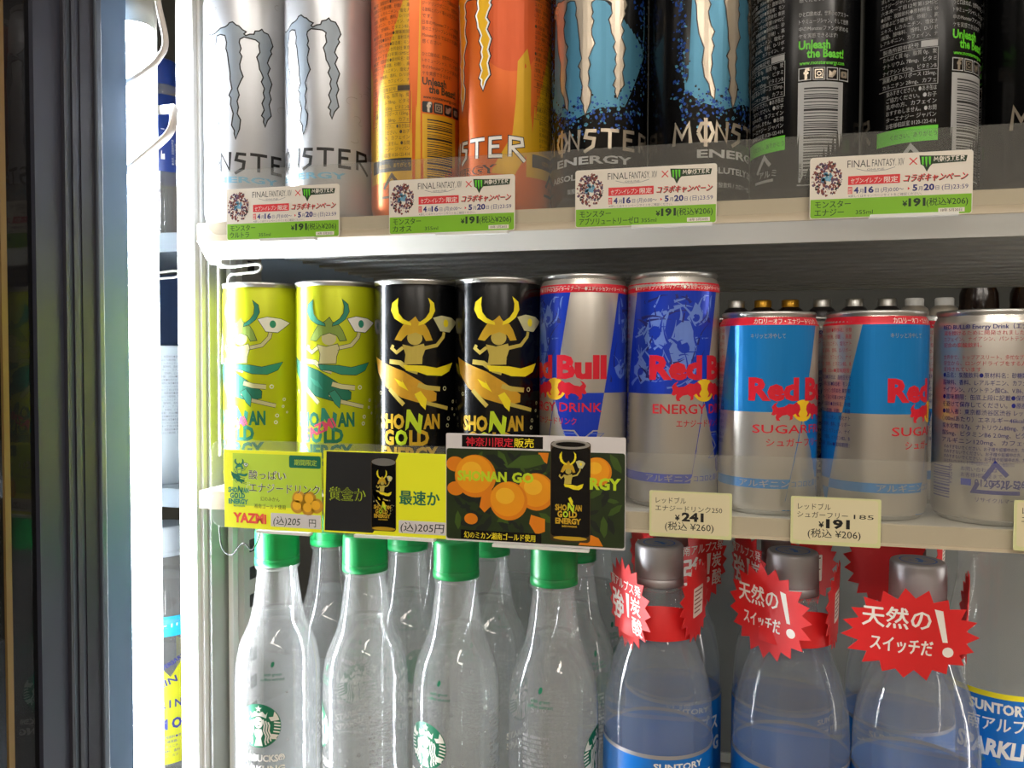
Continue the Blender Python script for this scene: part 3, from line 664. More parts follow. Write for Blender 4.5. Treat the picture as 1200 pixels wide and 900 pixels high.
# open glass door at the left
d = bpy.data.objects.new('door_1', None); COL.objects.link(d); d.location = (0, 0, H); d['kind'] = 'structure'
fr = MB().box(-372, -345, 397, 420, -1200, 900, 'door_alu').box(-370, -343.6, 393.5, 398, -1200, 900, 'door_mid')
fr.build('frame', d, bevel=.8)
MB().box(-369, -345.4, 383, 393.5, -1200, 900, 'gasket').box(-369, -344.4, 376, 379, -1200, 900, 'gasket').box(-369, -344.2, 370, 372, -1200, 900, 'gasket').build('gasket', d)
MB().box(-368, -346, 379, 383, -1200, 900, 'door_dark').box(-368, -345.6, 372, 376, -1200, 900, 'door_mid').box(-368, -346.4, 352, 370, -1200, 900, 'door_dark').build('inner_frame', d)
MB().box(-352, -349, -180, 352, -1200, 900, 'door_glass').build('glass', d)
MB().box(-348.9, -347.5, 331.5, 335, -1200, 900, 'gold_strip').build('edge_strip', d)

# ------------------------------------------------------------------ shelves
def shelf(name, z, lip_h, under, x0, x1, y0, y1, label, ribs):
    t = empty(name, 0, 0, z, 0, label, 'shelf')
    MB().box(x0, x1, y0 + 3, y1, -3, 0, 'deck_grey').build('deck', t)
    lp = [(y0, 1), (y0 + 1.2, 1), (y0 + 1.2, 0), (y0 + 3, 0), (y0 + 3, -lip_h), (y0, -lip_h)]
    MB().prism_x([(y0, 0), (y0 + 3, 0), (y0 + 3, -lip_h), (y0 - .6, -lip_h), (y0 - .6, -lip_h + 1.2), (y0, -lip_h + 1.2)], x0, x1, 'cream_rail').build('front_rail', t)
    if under:
        MB().prism_x([(y0 + 1, -lip_h - .1), (y0 + 4, -lip_h - .1), (y0 + 22, -lip_h - .1), (y0 + 22, -lip_h - 8), (y0 + 10, -lip_h - 10)], x0, x1, 'white_paint').build('underside_channel', t)
        m = MB()
        for k in range(ribs):
            y = y0 + 30 + k * 26; m.box(x0 + 14, x1, y, y + 12, -13, -3.1, 'galv').box(x0 + 14, x1, y + 12, y + 14, -9, -3.1, 'rail_dark')
        m.build('ribbed_underside', t)
    return t
UP = shelf('cooler_shelf', 84, 11.8, True, -314, 405, 443, 900, 'upper white metal shelf holding the row of tall cans', 16)
LO = shelf('cooler_shelf', -84, 11.2, False, -314, 405, 443, 900, 'middle shelf with cream front rail holding the short slim cans', 0)
BT = shelf('cooler_shelf', -340, 12, False, -314, 405, 440, 900, 'bottom shelf under the clear water bottles, mostly below the picture', 0)
struct(MB().box(-310, 405, 690, 694, -338, -96, 'added_panel_grey').box(-310, 405, 688, 690, -338, -330, 'white_paint').box(-310, 405, 688, 690, -104, -96, 'white_paint'), 'added_back_panel')  # added pale panel that brightens the view through the bottom shelf bottles
def fence(t, x0, x1, z0, z1, y, rc=0):
    pts = [(x0 + rc, z0), (x1, z0), (x1, z1)]
    for j in range(7):
        a = R_(90 + 90 * j / 6); pts.append((x0 + rc + rc * math.cos(a), z1 - rc + rc * math.sin(a)))
    for j in range(7):
        a = R_(180 + 90 * j / 6); pts.append((x0 + rc + rc * math.cos(a), z0 + rc + rc * math.sin(a)))
    n = len(pts); V = [(a, y, b) for a, b in pts] + [(a, y + 1.1, b) for a, b in pts]; F = [list(range(n))[::-1], [n + j for j in range(n)]] + [[j, (j + 1) % n, n + (j + 1) % n, n + j] for j in range(n)]
    return MB().add(V, F, 'acrylic').build('shelf_fence', t)
top(fence(None, -305, 405, 76, 115, 440.8, 8), 'long clear plastic fence along the front of the upper shelf', 'shelf fence')
top(fence(None, -304, -150, -106, -51, 440.8, 8), 'rounded clear plastic panel behind the yellow price cards', 'shelf fence')
top(fence(None, -149, 405, -93, -51, 440.8, 2), 'clear plastic fence in front of the blue and silver cans', 'shelf fence')
# wire side guards
def guard(x, y, z, label):
    t = empty('wire_side_guard', x, y, z, 0, label, 'wire guard')
    MB().tube([(0, -2, 3), (2, -2, 2.6), (14, -3, 2.6), (27, -3, 3.6), (30, -3, 1.6), (27, -3, -1.4), (14, -3, -2.4), (7, -2, -3.4), (4, 0, -12), (0, 2, -34), (-2, 3, -60)], .95, 'white_paint', 8, 6).tube([(-2, 0, 6), (-2.5, 0, 0), (-2.5, 0, -120)], 1.0, 'white_paint', 8, 3).build('wire', t)
    MB().box(-6, 3, -5, 4, 4, 9, 'white_paint').build('bracket', t, bevel=.6)
guard(-309, 462, 56, 'bent white wire guard under the left end of the upper shelf')
guard(-446, 566, 66, 'bent white wire guard seen in the gap left of the white post')
# clear curved guard hanging below the left end of the middle shelf
o = MB().lathe([(16, 0), (16, 1.0)], 'tag_holder', 40).build('clear_corner_guard') if False else None
top(MB().tube([(-306, 452, -108), (-304, 452, -122), (-297, 452, -126), (-289, 452, -118), (-283, 453, -122), (-278, 454, -112), (-277, 454, -100)], .45, 'rail_dark', 8, 6).build('curved_clip'), 'small curved dark clip below the left end of the lime price card', 'clip')

# neighbouring bay shelves seen through the gap beside the lamp
for z, lb in ((96, 'white shelf of the next bay, high in the gap beside the lamp'), (-108, 'white shelf of the next bay, midway down the gap beside the lamp')):
    t = empty('neighbour_shelf', 0, 0, z, 0, lb, 'shelf')
    MB().box(-900, -350, 560, 900, -4, 0, 'next_shelf').box(-900, -350, 556, 560, -12, 3, 'next_shelf').build('deck', t)
    MB().box(-440, -436, 552, 556, -22, 6, 'next_shelf').lathe([(3.4, -17), (3.4, -13), (.01, -13)], 'galv', 14, -438, 551).build('bracket', t)
top(MB().box(-760, -545, 760, 772, -104, 90, 'blue_plastic').box(-760, -545, 756, 760, 10, 14, 'door_alu').build('blue_divider', bevel=2), 'flat blue plastic panel standing behind the white carton cup', 'panel')

# ------------------------------------------------------------------ top shelf cans
TZ = 84; g = 'tall energy drink cans on the upper shelf'
place(CAN_WHITE, -300, 481, TZ, 0, 'tall white can with silver claw marks, leftmost on the upper shelf', 'can', g)
place(CAN_WHITE, -242, 482, TZ, -17, 'tall white claw marked can beside the orange can of small print', 'can', g)
place(CAN_ORANGE, -182.5, 482, TZ, -148, 'tall orange can turned to its yellow panels of small print', 'can', g)
place(CAN_ORANGE, -125.0, 482, TZ, -46, 'tall orange can with yellow claw marks and white lettering', 'can', g)
place(CAN_BLUE, -67.3, 482, TZ, 2, 'tall black and ice blue can with three cream claw marks facing front', 'can', g)
place(CAN_BLUE, -9.5, 482, TZ, 57, 'tall black and ice blue can turned so its letters begin at M', 'can', g)
place(CAN_BLACK, 48, 481, TZ, -159, 'tall black can whose barcode and green slogan face the middle of its front', 'can', g)
place(CAN_BLACK, 107, 481, TZ, -122, 'tall black can with a boxed panel of grey small print and green strip facing front', 'can', g)
place(CAN_BLACK, 168, 484, TZ, 56, 'tall black can cut by the right edge of the picture, with a cream M', 'can', g)
place(CAN_BLACK, 142, 538, TZ, -150, 'tall black can in the second row, glimpsed in the gap before the rightmost tall can', 'can', g)

# ------------------------------------------------------------------ middle shelf cans
MZ = -84; g = 'slim cans on the middle shelf'
XS = (-289.5, -236.6, -182, -128.5, -75.4, -22.7)
place(CAN_LIME, XS[0], 480, MZ, -31, 'lime yellow can beside the white post, leftmost of the middle row', 'can', g)
place(CAN_LIME, XS[1], 480, MZ, -9, 'lime yellow can with full teal surfer figure and SHONAN GOLD lettering', 'can', g)
place(CAN_GOLD, XS[2], 480, MZ, 0, 'black can with yellow horned surfer, standing next to the lime can', 'can', g)
place(CAN_GOLD, XS[3], 480, MZ, 3, 'black can with yellow horned surfer, standing next to the blue and silver can', 'can', g)
place(CAN_RB, XS[4], 480, MZ, -39, 'blue and silver can showing the letters d Bull, behind the orange photo card', 'can', g)
place(CAN_RB, XS[5], 480, MZ, 42, 'tall blue can with a large blue artwork panel, right of the photo card', 'can', g)
place(CAN_SF, 30.3, 475, MZ, 43.5, 'short light blue and silver can reading Red Bu, left of its twin', 'can', g)
place(CAN_SF, 86, 475, MZ, 79, 'short light blue and silver can turned to show only Red, second of the twins', 'can', g)
place(CAN_BACK, 142.5, 475, MZ, 0, 'short silver can turned to its back of blue and red small print', 'can', g)
g = 'second row cans on the middle shelf'
place(CAN_BACK, 57, 535, MZ, 20, 'short silver can behind, in the gap between the twin light blue cans', 'can', g)
place(CAN_SF, 113, 534, MZ, 150, 'short silver can behind, left of the can turned to its small print', 'can', g)
place(CAN_SF, 0, 540, MZ, 120, 'short can in the second row, behind the gap right of the tall blue can', 'can', g)

# rear stock rack with cans and jars
t = empty('stock_rack', 0, 0, -12, 0, 'dark rack deep in the cooler carrying the small cans', 'rack')
MB().box(-420, 900, 1090, 1600, -4, 0, 'rail_dark').build('deck', t)
MB().box(-420, 900, 1088, 1090, -10, 6, 'rail_dark').build('front_rail', t)
def small_can(body, lidm):
    root = bpy.data.objects.new('coffee_can', None); COL.objects.link(root)
    MB().lathe([(20, 0), (23, 2), (23, 92), (20, 99), (14, 103), (14, 104)], body, 32).build('body', root)
    MB().lathe([(14.6, 103), (14.6, 114), (13, 116), (.01, 116)], lidm, 24).build('cap', root); index_kids(root); return root
def pxy(px, Y): a = math.atan((600 - px) / 942) + R_(14); return -Y * math.tan(a)
ck = [small_can('can_dark', 'alu_matte'), small_can('bottle_brown', 'cap_gold'), small_can('alu_warm', 'cap_white')]
where = ('leftmost of its row', 'gold capped, second from left', 'gold capped, third from left', 'fourth from the left', 'fifth from the left', 'sixth from the left', 'pale and second from right', 'pale and rightmost of its row')
for i, px in enumerate((862, 893, 925, 962, 1000, 1038, 1070, 1105)):
    place(ck[(0, 1, 1, 0, 0, 0, 2, 2)[i]], pxy(px, 1480), 1480, -12, 0, 'small can far back in the cooler, ' + where[i], 'can', 'small cans far back in the cooler')
root = bpy.data.objects.new('brown_bottle', None); COL.objects.link(root)
MB().lathe([(20, 0), (23, 2), (23, 84), (22, 98), (18, 108), (18, 114)], 'bottle_brown', 32).build('body', root)
MB().lathe([(19.5, 112), (20, 113), (20, 128), (19, 130), (.01, 130)], 'cap_gold', 28).build('cap', root); index_kids(root)
place(root, pxy(1145, 1150), 1150, -12, 0, 'dark brown bottle with wide gold cap, left of the pair far back', 'bottle', 'gold capped bottles far back')
place(root, pxy(1205, 1150), 1150, -12, 0, 'dark brown bottle with wide gold cap, right of the pair far back', 'bottle', 'gold capped bottles far back')

# ------------------------------------------------------------------ price tags
def card(name, x0, z0, wd, ht, art, base, label, cat='price tag', y=438.6, r=1.5, th=.5, rz=0, rx=0, back=None, holder=None):
    A = Art(); n = 5
    mb = MB(); pts = []
    for cx, cz, a0 in ((wd - r, r, -90), (wd - r, ht - r, 0), (r, ht - r, 90), (r, r, 180)):
        for j in range(n + 1):
            a = R_(a0 + 90 * j / n); pts.append((cx + r * math.cos(a), cz + r * math.sin(a)))
    k = len(pts); V = [(a, 0, b) for a, b in pts] + [(a, th, b) for a, b in pts]
    mb.add(V, [list(range(k))[::-1], [k + j for j in range(k)]] + [[j, (j + 1) % k, k + (j + 1) % k, k + j] for j in range(k)], base)
    art.emit(mb, flat, step=None)
    o = mb.build(name, fixn=False); o.location = (x0 * S, y * S, z0 * S + H); o.rotation_euler = (rx, 0, rz)
    return tag(o, label, cat, 'price tags clipped to the shelf rails')
def promo(line1, line2, wd2):
    A = Art(); W, Ht = 75.2, 31.2
    A.rrect('tag_green', .4, .4, W - .4, 9.9, 1.2, 1); A.rect('tag_green', .4, 4, W - .4, 9.9, 1.4)
    random.seed(4)   # busy little printed picture, kept abstract
    for j in range(330):
        a = random.uniform(0, 2 * PI); r = 7.4 * math.sqrt(random.uniform(.03, 1)); cx, cy = 8 + r * .95 * math.cos(a), 20.4 + r * 1.2 * math.sin(a); s_ = random.uniform(.3, .95)
        A.poly(random.choice(('print_purple', 'print_brown', 'print_brown', 'ink_black', 'print_brown', 'print_purple', 'tag_paper')), [(cx + s_ * random.uniform(.4, 1.3) * math.cos(b + j), cy + s_ * random.uniform(.4, 1.5) * math.sin(b + j)) for b in (0, 1.2, 2.6, 3.9, 5.1)], 1 + random.random())
    for j in range(16): A.ell('print_sky', 8 + random.uniform(-2, 2), 20.8 + random.uniform(-2, 2), random.uniform(.4, 1.0), None, 2.5, 7)
    x = 17.8
    for s_, wdt, h in (('FINAL', 11.5, 5.2), ('FANTASY.', 12, 5.2), ('XIV', 3.6, 5.2)):
        A.text('ink_black', s_, x, 25.3, h, 2, -.005, fit=wdt - .8); x += wdt
    A.stroke('ink_grey', [(22, 24.6), (26, 23.4), (31, 23), (36, 23.4), (40, 24.6)], .22, 2); A.text('ink_grey', 'ONLINE', 27, 23.5, 1.3, 2, 0, fit=8)
    A.stroke('tag_red', [(46.6, 25.2), (50, 28.6)], .5, 2); A.stroke('tag_red', [(46.6, 28.6), (50, 25.2)], .5, 2)
    A.poly('ink_dgreen', [(51, 29.6), (51.6, 25.2), (53, 24.3), (54.5, 21.4), (56, 24.2), (57, 25.2), (72, 25.6), (72.6, 28.6), (57.2, 29.2)], 2)
    for j in range(3): A.poly('monster_green', [(52 + j * 1.6, 28.8), (53.1 + j * 1.6, 28.8), (53 + j * 1.6, 25.2), (52.7 + j * 1.6, 23.6 + abs(j - 1)), (52.3 + j * 1.6, 25.4)], 3)
    monster_word(A, 26.6, 1.9, 'tag_paper', None, k=.178, u0=65.2, wd=.42, L=3); A.text('ink_lgrey', 'ENERGY', 59.5, 25.9, .9, 3, fit=11)
    A.rect('tag_red', 18.2, 16.6, 42.4, 21, 2); A.text('ink_white', 'セブン-イレブン', 19.3, 17.4, 3.1, 3, .035, fit=14.5, shear=.15); A.text('ink_white', '限定', 35, 17.4, 3.2, 3, .02, fit=6.4)
    A.text('ink_dgreen', 'コラボキャンペーン', 44, 16.9, 4.2, 2, .03, fit=28.5, shear=.3); A.text('tag_red', 'コラボキャンペーン', 43.7, 17.2, 4.2, 3, .035, fit=28.5, shear=.3)
    A.rect('tag_red', 18.2, 12, 20.2, 15.6, 2); A.text('ink_white', '期', 18.4, 13.8, 1.6, 3); A.text('ink_white', '間', 18.4, 12.1, 1.6, 3)
    n = 'tag_navy'
    A.text(n, '4', 21, 12.4, 4.2, 2, .04, fit=2.2); A.text(n, '月', 23.6, 12.5, 2.4, 2, .03); A.text(n, '16', 26, 12.4, 4.2, 2, .04, fit=4.3); A.text(n, '日', 31, 12.5, 2.4, 2, .03); A.text(n, '(月)0:00〜', 33.6, 12.5, 2.8, 2, .02, fit=10.5)
    A.poly('tag_red', [(46, 12.8), (47, 13.6), (46, 14.4)], 2)
    A.text(n, '5', 48.2, 12.4, 4.2, 2, .04, fit=2.2); A.text(n, '月', 50.8, 12.5, 2.4, 2, .03); A.text(n, '20', 53.2, 12.4, 4.2, 2, .04, fit=4.9); A.text(n, '日', 58.6, 12.5, 2.4, 2, .03); A.text(n, '(日)23:59', 61.4, 12.5, 3, 2, .03, fit=11.8)
    A.text('ink_grey', '※詳しくはキャンペーンサイトをご確認ください。', 18.4, 10.4, 1.5, 2, fit=34)
    A.text('ink_dgreen', line1, 2.6, 5.7, 4.1, 2, .018, fit=17); A.text('ink_dgreen', line2, 2.4, 1.6, 4.1, 2, .018, fit=wd2); A.text('ink_dgreen', '355ml', wd2 + 4 if wd2 > 25 else 22, 1.8, 2.9, 2, 0, fit=8)
    A.text('ink_dgreen', '¥', 43.6, 4.9, 3.6, 2, .03); A.text('ink_dgreen', '191', 46.4, 4.9, 5.2, 2, .045, fit=7.8); A.text('ink_dgreen', '(税込¥206)', 54.6, 5.0, 4.2, 2, .01, fit=18.6)
    A.rect('tag_paper', 60, 1.2, 71.8, 3.3, 2); A.text('ink_black', '18年 5月20日', 61, 1.6, 1.7, 3, .02, fit=9.6)
    return A
for x, l2, w2, lb in ((-290, 'ウルトラ', 13, 'green and white promotion price tag below the white cans'), (-183.3, 'カオス', 11.5, 'green and white promotion price tag below the orange cans'), (-74, 'アブソリュートリーゼロ', 32, 'green and white promotion price tag below the blue claw cans'), (47.3, 'エナジー', 14, 'green and white promotion price tag below the plain black cans')):
    card('price_tag', x, 71.8, 75.2, 31.2, promo('モンスター', l2, w2), 'tag_paper', lb)
for x in (-290, -183.3, -74, 47.3):
    pass
# lime card
A = Art(); W, Ht = 66, 48.2
A.rect('paper_yellow', 0, 0, W, 14, .4); A.rect('paper_lime', 6, 14, W, Ht - 2, .3)
surfer(A, .029, 11, 47.5, ('teal_ink', 'teal_ink', 'paper_lime', 'teal_ink', 'teal_dark', 'ink_white'), 'teal_dark', .034)
shonan_word(A, 'teal_ink', 'teal_ink', 'teal_dark', 11.5, 22, .36, L=2)
A.rrect('teal_dark', 44.5, 38.5, 65.5, 46, 1.2, 1); A.text('paper_lime', '期間限定', 48, 40.4, 4, 2, .02, fit=15)
A.text('ink_white', '酸っぱい', 17, 31, 6, 1, .07, fit=25.5); A.text('ink_dgreen', '酸っぱい', 17, 31, 6, 2, .0, fit=25)
A.text('ink_white', 'エナジードリンク', 17, 23, 6.4, 1, .07, fit=48); A.text('ink_dgreen', 'エナジードリンク', 17.3, 23, 6.4, 2, .0, fit=47.4)
A.text('ink_dgreen', '幻のみかん', 25, 17.6, 3, 2, .02, fit=13); A.text('ink_dgreen', '湘南ゴールド使用', 20.5, 13, 3, 2, .02, fit=21.5)
for a, b in ((51, 20), (58, 20), (50, 15.5), (57, 14.5), (62.5, 16)): A.ell('citrus', a, b, 4.6, 4.6, 1, 24); A.ring('orange_ink', a, b, 3.9, .5, 2); A.ell('fruit_gold', a - .3, b + .3, 2.9, 2.9, 3)
A.text('marker_red', 'YAZMi', 6, 3.6, 8, 2, .05, fit=23)
A.rrect('strip_white', 32, 2, W - .5, 10.4, .6, 1); A.text('ink_dgreen', '(込)205', 33.5, 3.6, 6, 2, .005, fit=18, shear=.15); A.text('ink_dgreen', '円', 57.6, 3.4, 5.6, 2, 0)
card('price_tag', -293, -105, W, Ht, A, 'paper_yellow', 'lime yellow handmade price card with pink red YAZMI writing', r=.6)
# black and yellow card
A = Art(); W, Ht = 78, 49
A.rect('paper_yellow', 0, 0, W, Ht, .3)
A.poly('paper_dark', [(.6, 1), (31.5, 1), (35.5, 6), (35.5, 22), (47.5, 47), (48, 48.4), (2, 48.4)], .6)
A.text('lime_ink', '黄金か', 4, 20, 8.5, 2, .07, fit=23); A.text('paper_dark', '黄金か', 4.4, 20, 8.5, 3, .0, fit=22.2)
A.rrect('ink_brown', 30.6, 2.5, 46.4, 45, 2, 1.5); A.rrect('can_black', 31, 4, 46, 42.5, 1.5, 2); A.ell('alu_matte', 38.5, 43.2, 7.5, 2.2, 2.6); A.ell('gold_ink', 38.5, 3.9, 7.3, 1.1, 2.4)
surfer(A, .042, 38, 45.5, ('yellow_ink', 'gold_ink', 'skin_gold', 'yellow_ink', 'orange_ink', 'skin_print'), None, .036)
shonan_word(A, 'gold_ink', 'gold_ink', 'lime_ink', 39, 15.6, .27, L=4)
A.text('teal_dark', '最速か', 48.6, 19.5, 9, 2, .05, fit=24.5)
A.rrect('strip_white', 48, 2, W - 1, 9.5, .6, 1); A.text('ink_black', '(込)205円', 49, 3.6, 6, 2, .01, fit=26.5, shear=.12)
card('price_tag', -225, -104, W, Ht, A, 'paper_yellow', 'black and bright yellow price card with a drawn dark can', r=.5, y=437.4)
# orange photo card
A = Art(); W, Ht = 102.5, 61.6
A.rrect('photo_green', .3, 1, W - .3, 53, 1.5, .3)
random.seed(17)
for j in range(120):
    cx, cy = random.uniform(5, W - 5), random.uniform(6, 49); a = random.uniform(0, 3.14); s_ = random.uniform(3, 6.5); t_ = s_ * .36
    c, sn = math.cos(a), math.sin(a); A.poly(random.choice(('leaf_green', 'leaf_dark', 'leaf_dark', 'photo_green')), [(min(W - .5, max(.5, cx + x * c - y * sn)), min(52.5, max(1.5, cy + x * sn + y * c))) for x, y in ((-s_, 0), (-s_ * .3, t_), (s_ * .5, t_ * .7), (s_, 0), (s_ * .3, -t_), (-s_ * .6, -t_ * .7))], .6 + random.random() * .6)
def fruit(cx, cy, r, dz=0):
    A.ell('fruit_deep', cx, cy, r, r, 1.6 + dz, 36); A.ell('fruit_orange', cx - r * .06, cy + r * .08, r * .9, r * .88, 1.9 + dz, 32); A.ell('fruit_gold', cx - r * .18, cy + r * .25, r * .5, r * .42, 2.2 + dz, 24)
for cx, cy, r in ((2.6 + 3, 44, 5.4), (5.8, 30, 5), (16 - 1, 13, 4)): A.ell('fruit_deep', cx, cy, r, r * .8, 1.3)
A.poly('fruit_deep', [(22, 30), (27, 33), (28, 22), (23, 17), (20, 20)], 1.3); A.poly('fruit_deep', [(50, 17), (58, 15), (58, 8), (53, 6), (49, 12)], 1.3)
fruit(53, 30, 10.5); fruit(17.5, 37.5, 12.2, .5); fruit(37, 24.2, 11, 1); fruit(87, 42.5, 8); A.poly('fruit_deep', [(77, 2), (80, 6), (84, 7.5), (88, 6), (90.5, 1.6), (77, 1.6)], 1.6); A.poly('fruit_deep', [(54, 52), (60, 52), (59, 46), (55, 48)], 1.3)
A.poly('leaf_green', [(35, 43), (44, 50), (55, 51), (58, 46), (48, 43)], 1.8); A.poly('leaf_dark', [(24, 50), (32, 47), (37, 42), (31, 43)], 1.8)
A.text('lime_ink', 'SHONAN', 7, 35, 7.5, 5, .045, fit=29); A.text('lime_ink', 'GO', 39, 35, 7.5, 5, .045, fit=12.5); A.text('lime_ink', 'RGY', 83, 33, 8.5, 5, .045, fit=17)
A.rect('can_black', 9.5, 54, 56.6, 60.8, 1); A.text('rb_red', '神奈川限定', 12, 55, 5.6, 2, .035, fit=27.5); A.text('yellow_ink', '販売', 40.2, 55, 5.6, 2, .035, fit=11.2)
A.rect('can_black', 9, 1.1, 56, 6.6, 3); A.text('yellow_ink', '幻のミカン湘南ゴールド使用', 11, 2.2, 4.2, 4, .03, fit=41.5)
A.rrect('ink_brown', 61, 3, 83.4, 58.6, 2, 3); A.rrect('can_black', 61.3, 6, 83.1, 55.5, 2, 3.4); A.ell('alu_matte', 72.2, 57, 10.8, 2.6, 4); A.ell('can_black', 72.2, 57.1, 8.4, 1.4, 4.4); A.ell('gold_ink', 72.2, 5, 9.4, 1.2, 3.2)
surfer(A, .0575, 71.5, 62.5, ('yellow_ink', 'gold_ink', 'skin_gold', 'yellow_ink', 'orange_ink', 'skin_print'), None, .052)
shonan_word(A, 'gold_ink', 'gold_ink', 'lime_ink', 73, 20.5, .38, L=5)
card('promotion_card', -147.6, -104.2, W, Ht, A, 'strip_white', 'large photo card of oranges on green leaves with a black can', 'promotion card', r=.8, y=436.4)
# cream cards
def cream(l1, l2, pr, tx):
    A = Art(); W, Ht = 43.2, 24.8
    A.rrect('card_cream', 1.2, 2, W - 1.2, Ht - .8, 1.5, .4)
    A.text('ink_black', l1, 3.4, 18.4, 3.7, 2, 0, fit=16); A.text('ink_black', l2[0], 3.2, 14.2, 3.6, 2, 0, fit=l2[1])
    if l2[2]: A.text('ink_black', l2[2], 30.5, 14.3, 3.2, 2, 0, fit=9.5)
    A.text('ink_black', '¥', 13.6, 9.2, 4, 2, .03); A.text('ink_black', pr, 17.2, 9.1, 6.2, 2, .045, fit=11.5)
    A.text('ink_black', '(税込 ¥' + tx + ')', 8.4, 4.2, 5, 2, .006, fit=25.5)
    return A
card('price_tag', -32.4, -95.8, 43.2, 24.8, cream('レッドブル', ('エナジードリンク250', 35, ''), '241', '260'), 'card_border', 'cream price card reading 241 below the tall blue can', y=438.9, r=.8)
card('price_tag', 40.4, -95.6, 43.4, 24.8, cream('レッドブル', ('シュガーフリー', 24.5, '185'), '191', '206'), 'card_border', 'cream price card reading 191 below the short light blue cans', y=438.9, r=.8)
card('price_tag', 144, -93, 43.4, 24.8, cream('レッドブル', ('エナジードリンク185', 35, ''), '191', '206'), 'card_border', 'cream price card cut off by the right edge of the picture', y=438.9, r=.8)
# clear tag holders hooked under the rails
for x, w_, z, lb in ((-266, 36, 70.4, 'clear strip holder under the tag of the white cans'), (-154, 42, 70.2, 'clear strip holder under the tag of the orange cans'), (-43, 42, 70.4, 'clear strip holder under the tag of the blue claw cans'), (76, 40, 71.2, 'clear strip holder under the tag of the plain black cans'),
                  (-270, 36, -107, 'white strip holder under the lime price card'), (-205, 50, -106, 'white strip holder under the black and yellow card'), (-120, 55, -106.6, 'white strip holder under the orange photo card')):
    top(MB().box(x, x + w_, 436.2, 441, z, z + 1.6, 'white_paint').box(x, x + w_, 440.2, 441, z, z + 12, 'tag_holder').build('tag_holder'), lb, 'tag holder')

# ------------------------------------------------------------------ bottles
SB = [(20, 0), (25, 1.5), (27.4, 6), (27.6, 12), (27.6, 128), (27.2, 136), (26.2, 143), (24.6, 150), (22, 156.5), (19.4, 162), (17.4, 168), (15.8, 176), (14.4, 186), (13.2, 196), (12.5, 204), (12.3, 208)]
ST = [(20, 0), (29, 1.5), (31.5, 6), (31.9, 14), (31.9, 118), (31.7, 132), (30.8, 143), (29, 153), (26, 163), (22.6, 172), (19.6, 180), (16.6, 187), (14.6, 194), (13.4, 200), (12.8, 207), (12.8, 212)]
def offset_prof(P, d, zt):
    r = [(max(.5, P[0][0] - 1), P[0][1] + .8)] + [(a - d, b) for a, b in P[1:] if b < zt]
    rf = prof_fun(P); r.append((rf(zt) - d, zt)); return [(.01, r[0][1])] + r + [(.01, zt)]
def make_bottle(name, P, level, capm, cap, art, wm, lab=None, ctop=None, pet='pet'):
    root = bpy.data.objects.new(name, None); COL.objects.link(root)
    mb = MB().lathe([(.01, .5)] + P, pet, 56); rf = prof_fun(P)
    art.emit(mb, lambda u, v, L: ((rf(v) + .1 + LAY * L) * math.sin(u / rf(60)), -(rf(v) + .1 + LAY * L) * math.cos(u / rf(60)), v))
    r0, z0, z1 = cap; mb.lathe([(r0 - 2.2, z0 - 2.2), (r0 - .4, z0 - 2.2), (r0 - .4, z0 - 1.2), (r0 - 2.2, z0 - 1.2)], 'pet', 40)
    mb.build('bottle_shell', root, fixn=False)
    MB().lathe(offset_prof(P, .9, level), wm, 56).build('water', root)
    c = MB(); seg = 96; prof = [(r0 - 1.2, z0), (r0, z0 + .3), (r0 - .1, z0 + 4.6), (r0 - .5, z0 + 5), (r0 - .1, z0 + 5.5)]
    c.lathe(prof, capm, 56)
    i = len(c.v)
    for (r, z) in ((r0 - .2, z0 + 5.5), (r0 - .4, z1 - 1.6), (r0 - .9, z1 - .5), (r0 - 1.7, z1)):
        for s in range(seg):
            a = 2 * PI * s / seg; q = r - (.28 if s % 2 and z < z1 - 1 else 0); c.v.append((q * math.sin(a), -q * math.cos(a), z))
    k = c.m(capm)
    for j in range(3):
        for s in range(seg):
            t = (s + 1) % seg; c.f.append([i + j * seg + s, i + j * seg + t, i + (j + 1) * seg + t, i + (j + 1) * seg + s]); c.mi.append(k); c.sm.append(True)
    c.f.append([i + 3 * seg + s for s in range(seg)]); c.mi.append(k); c.sm.append(False)
    if ctop: ctop.emit(c, lambda u, v, L: (u, v, z1 + .02 + .02 * L), step=None)
    c.build('cap', root, fixn=False)
    if lab: MB().lathe([(P[4][0] + .25, 20), (P[4][0] + .25, lab[0] - 2.2, lab[2]), (prof_fun(P)(lab[0]) + .25, lab[0])], lab[1], 56).build('label', root)
    index_kids(root); return root
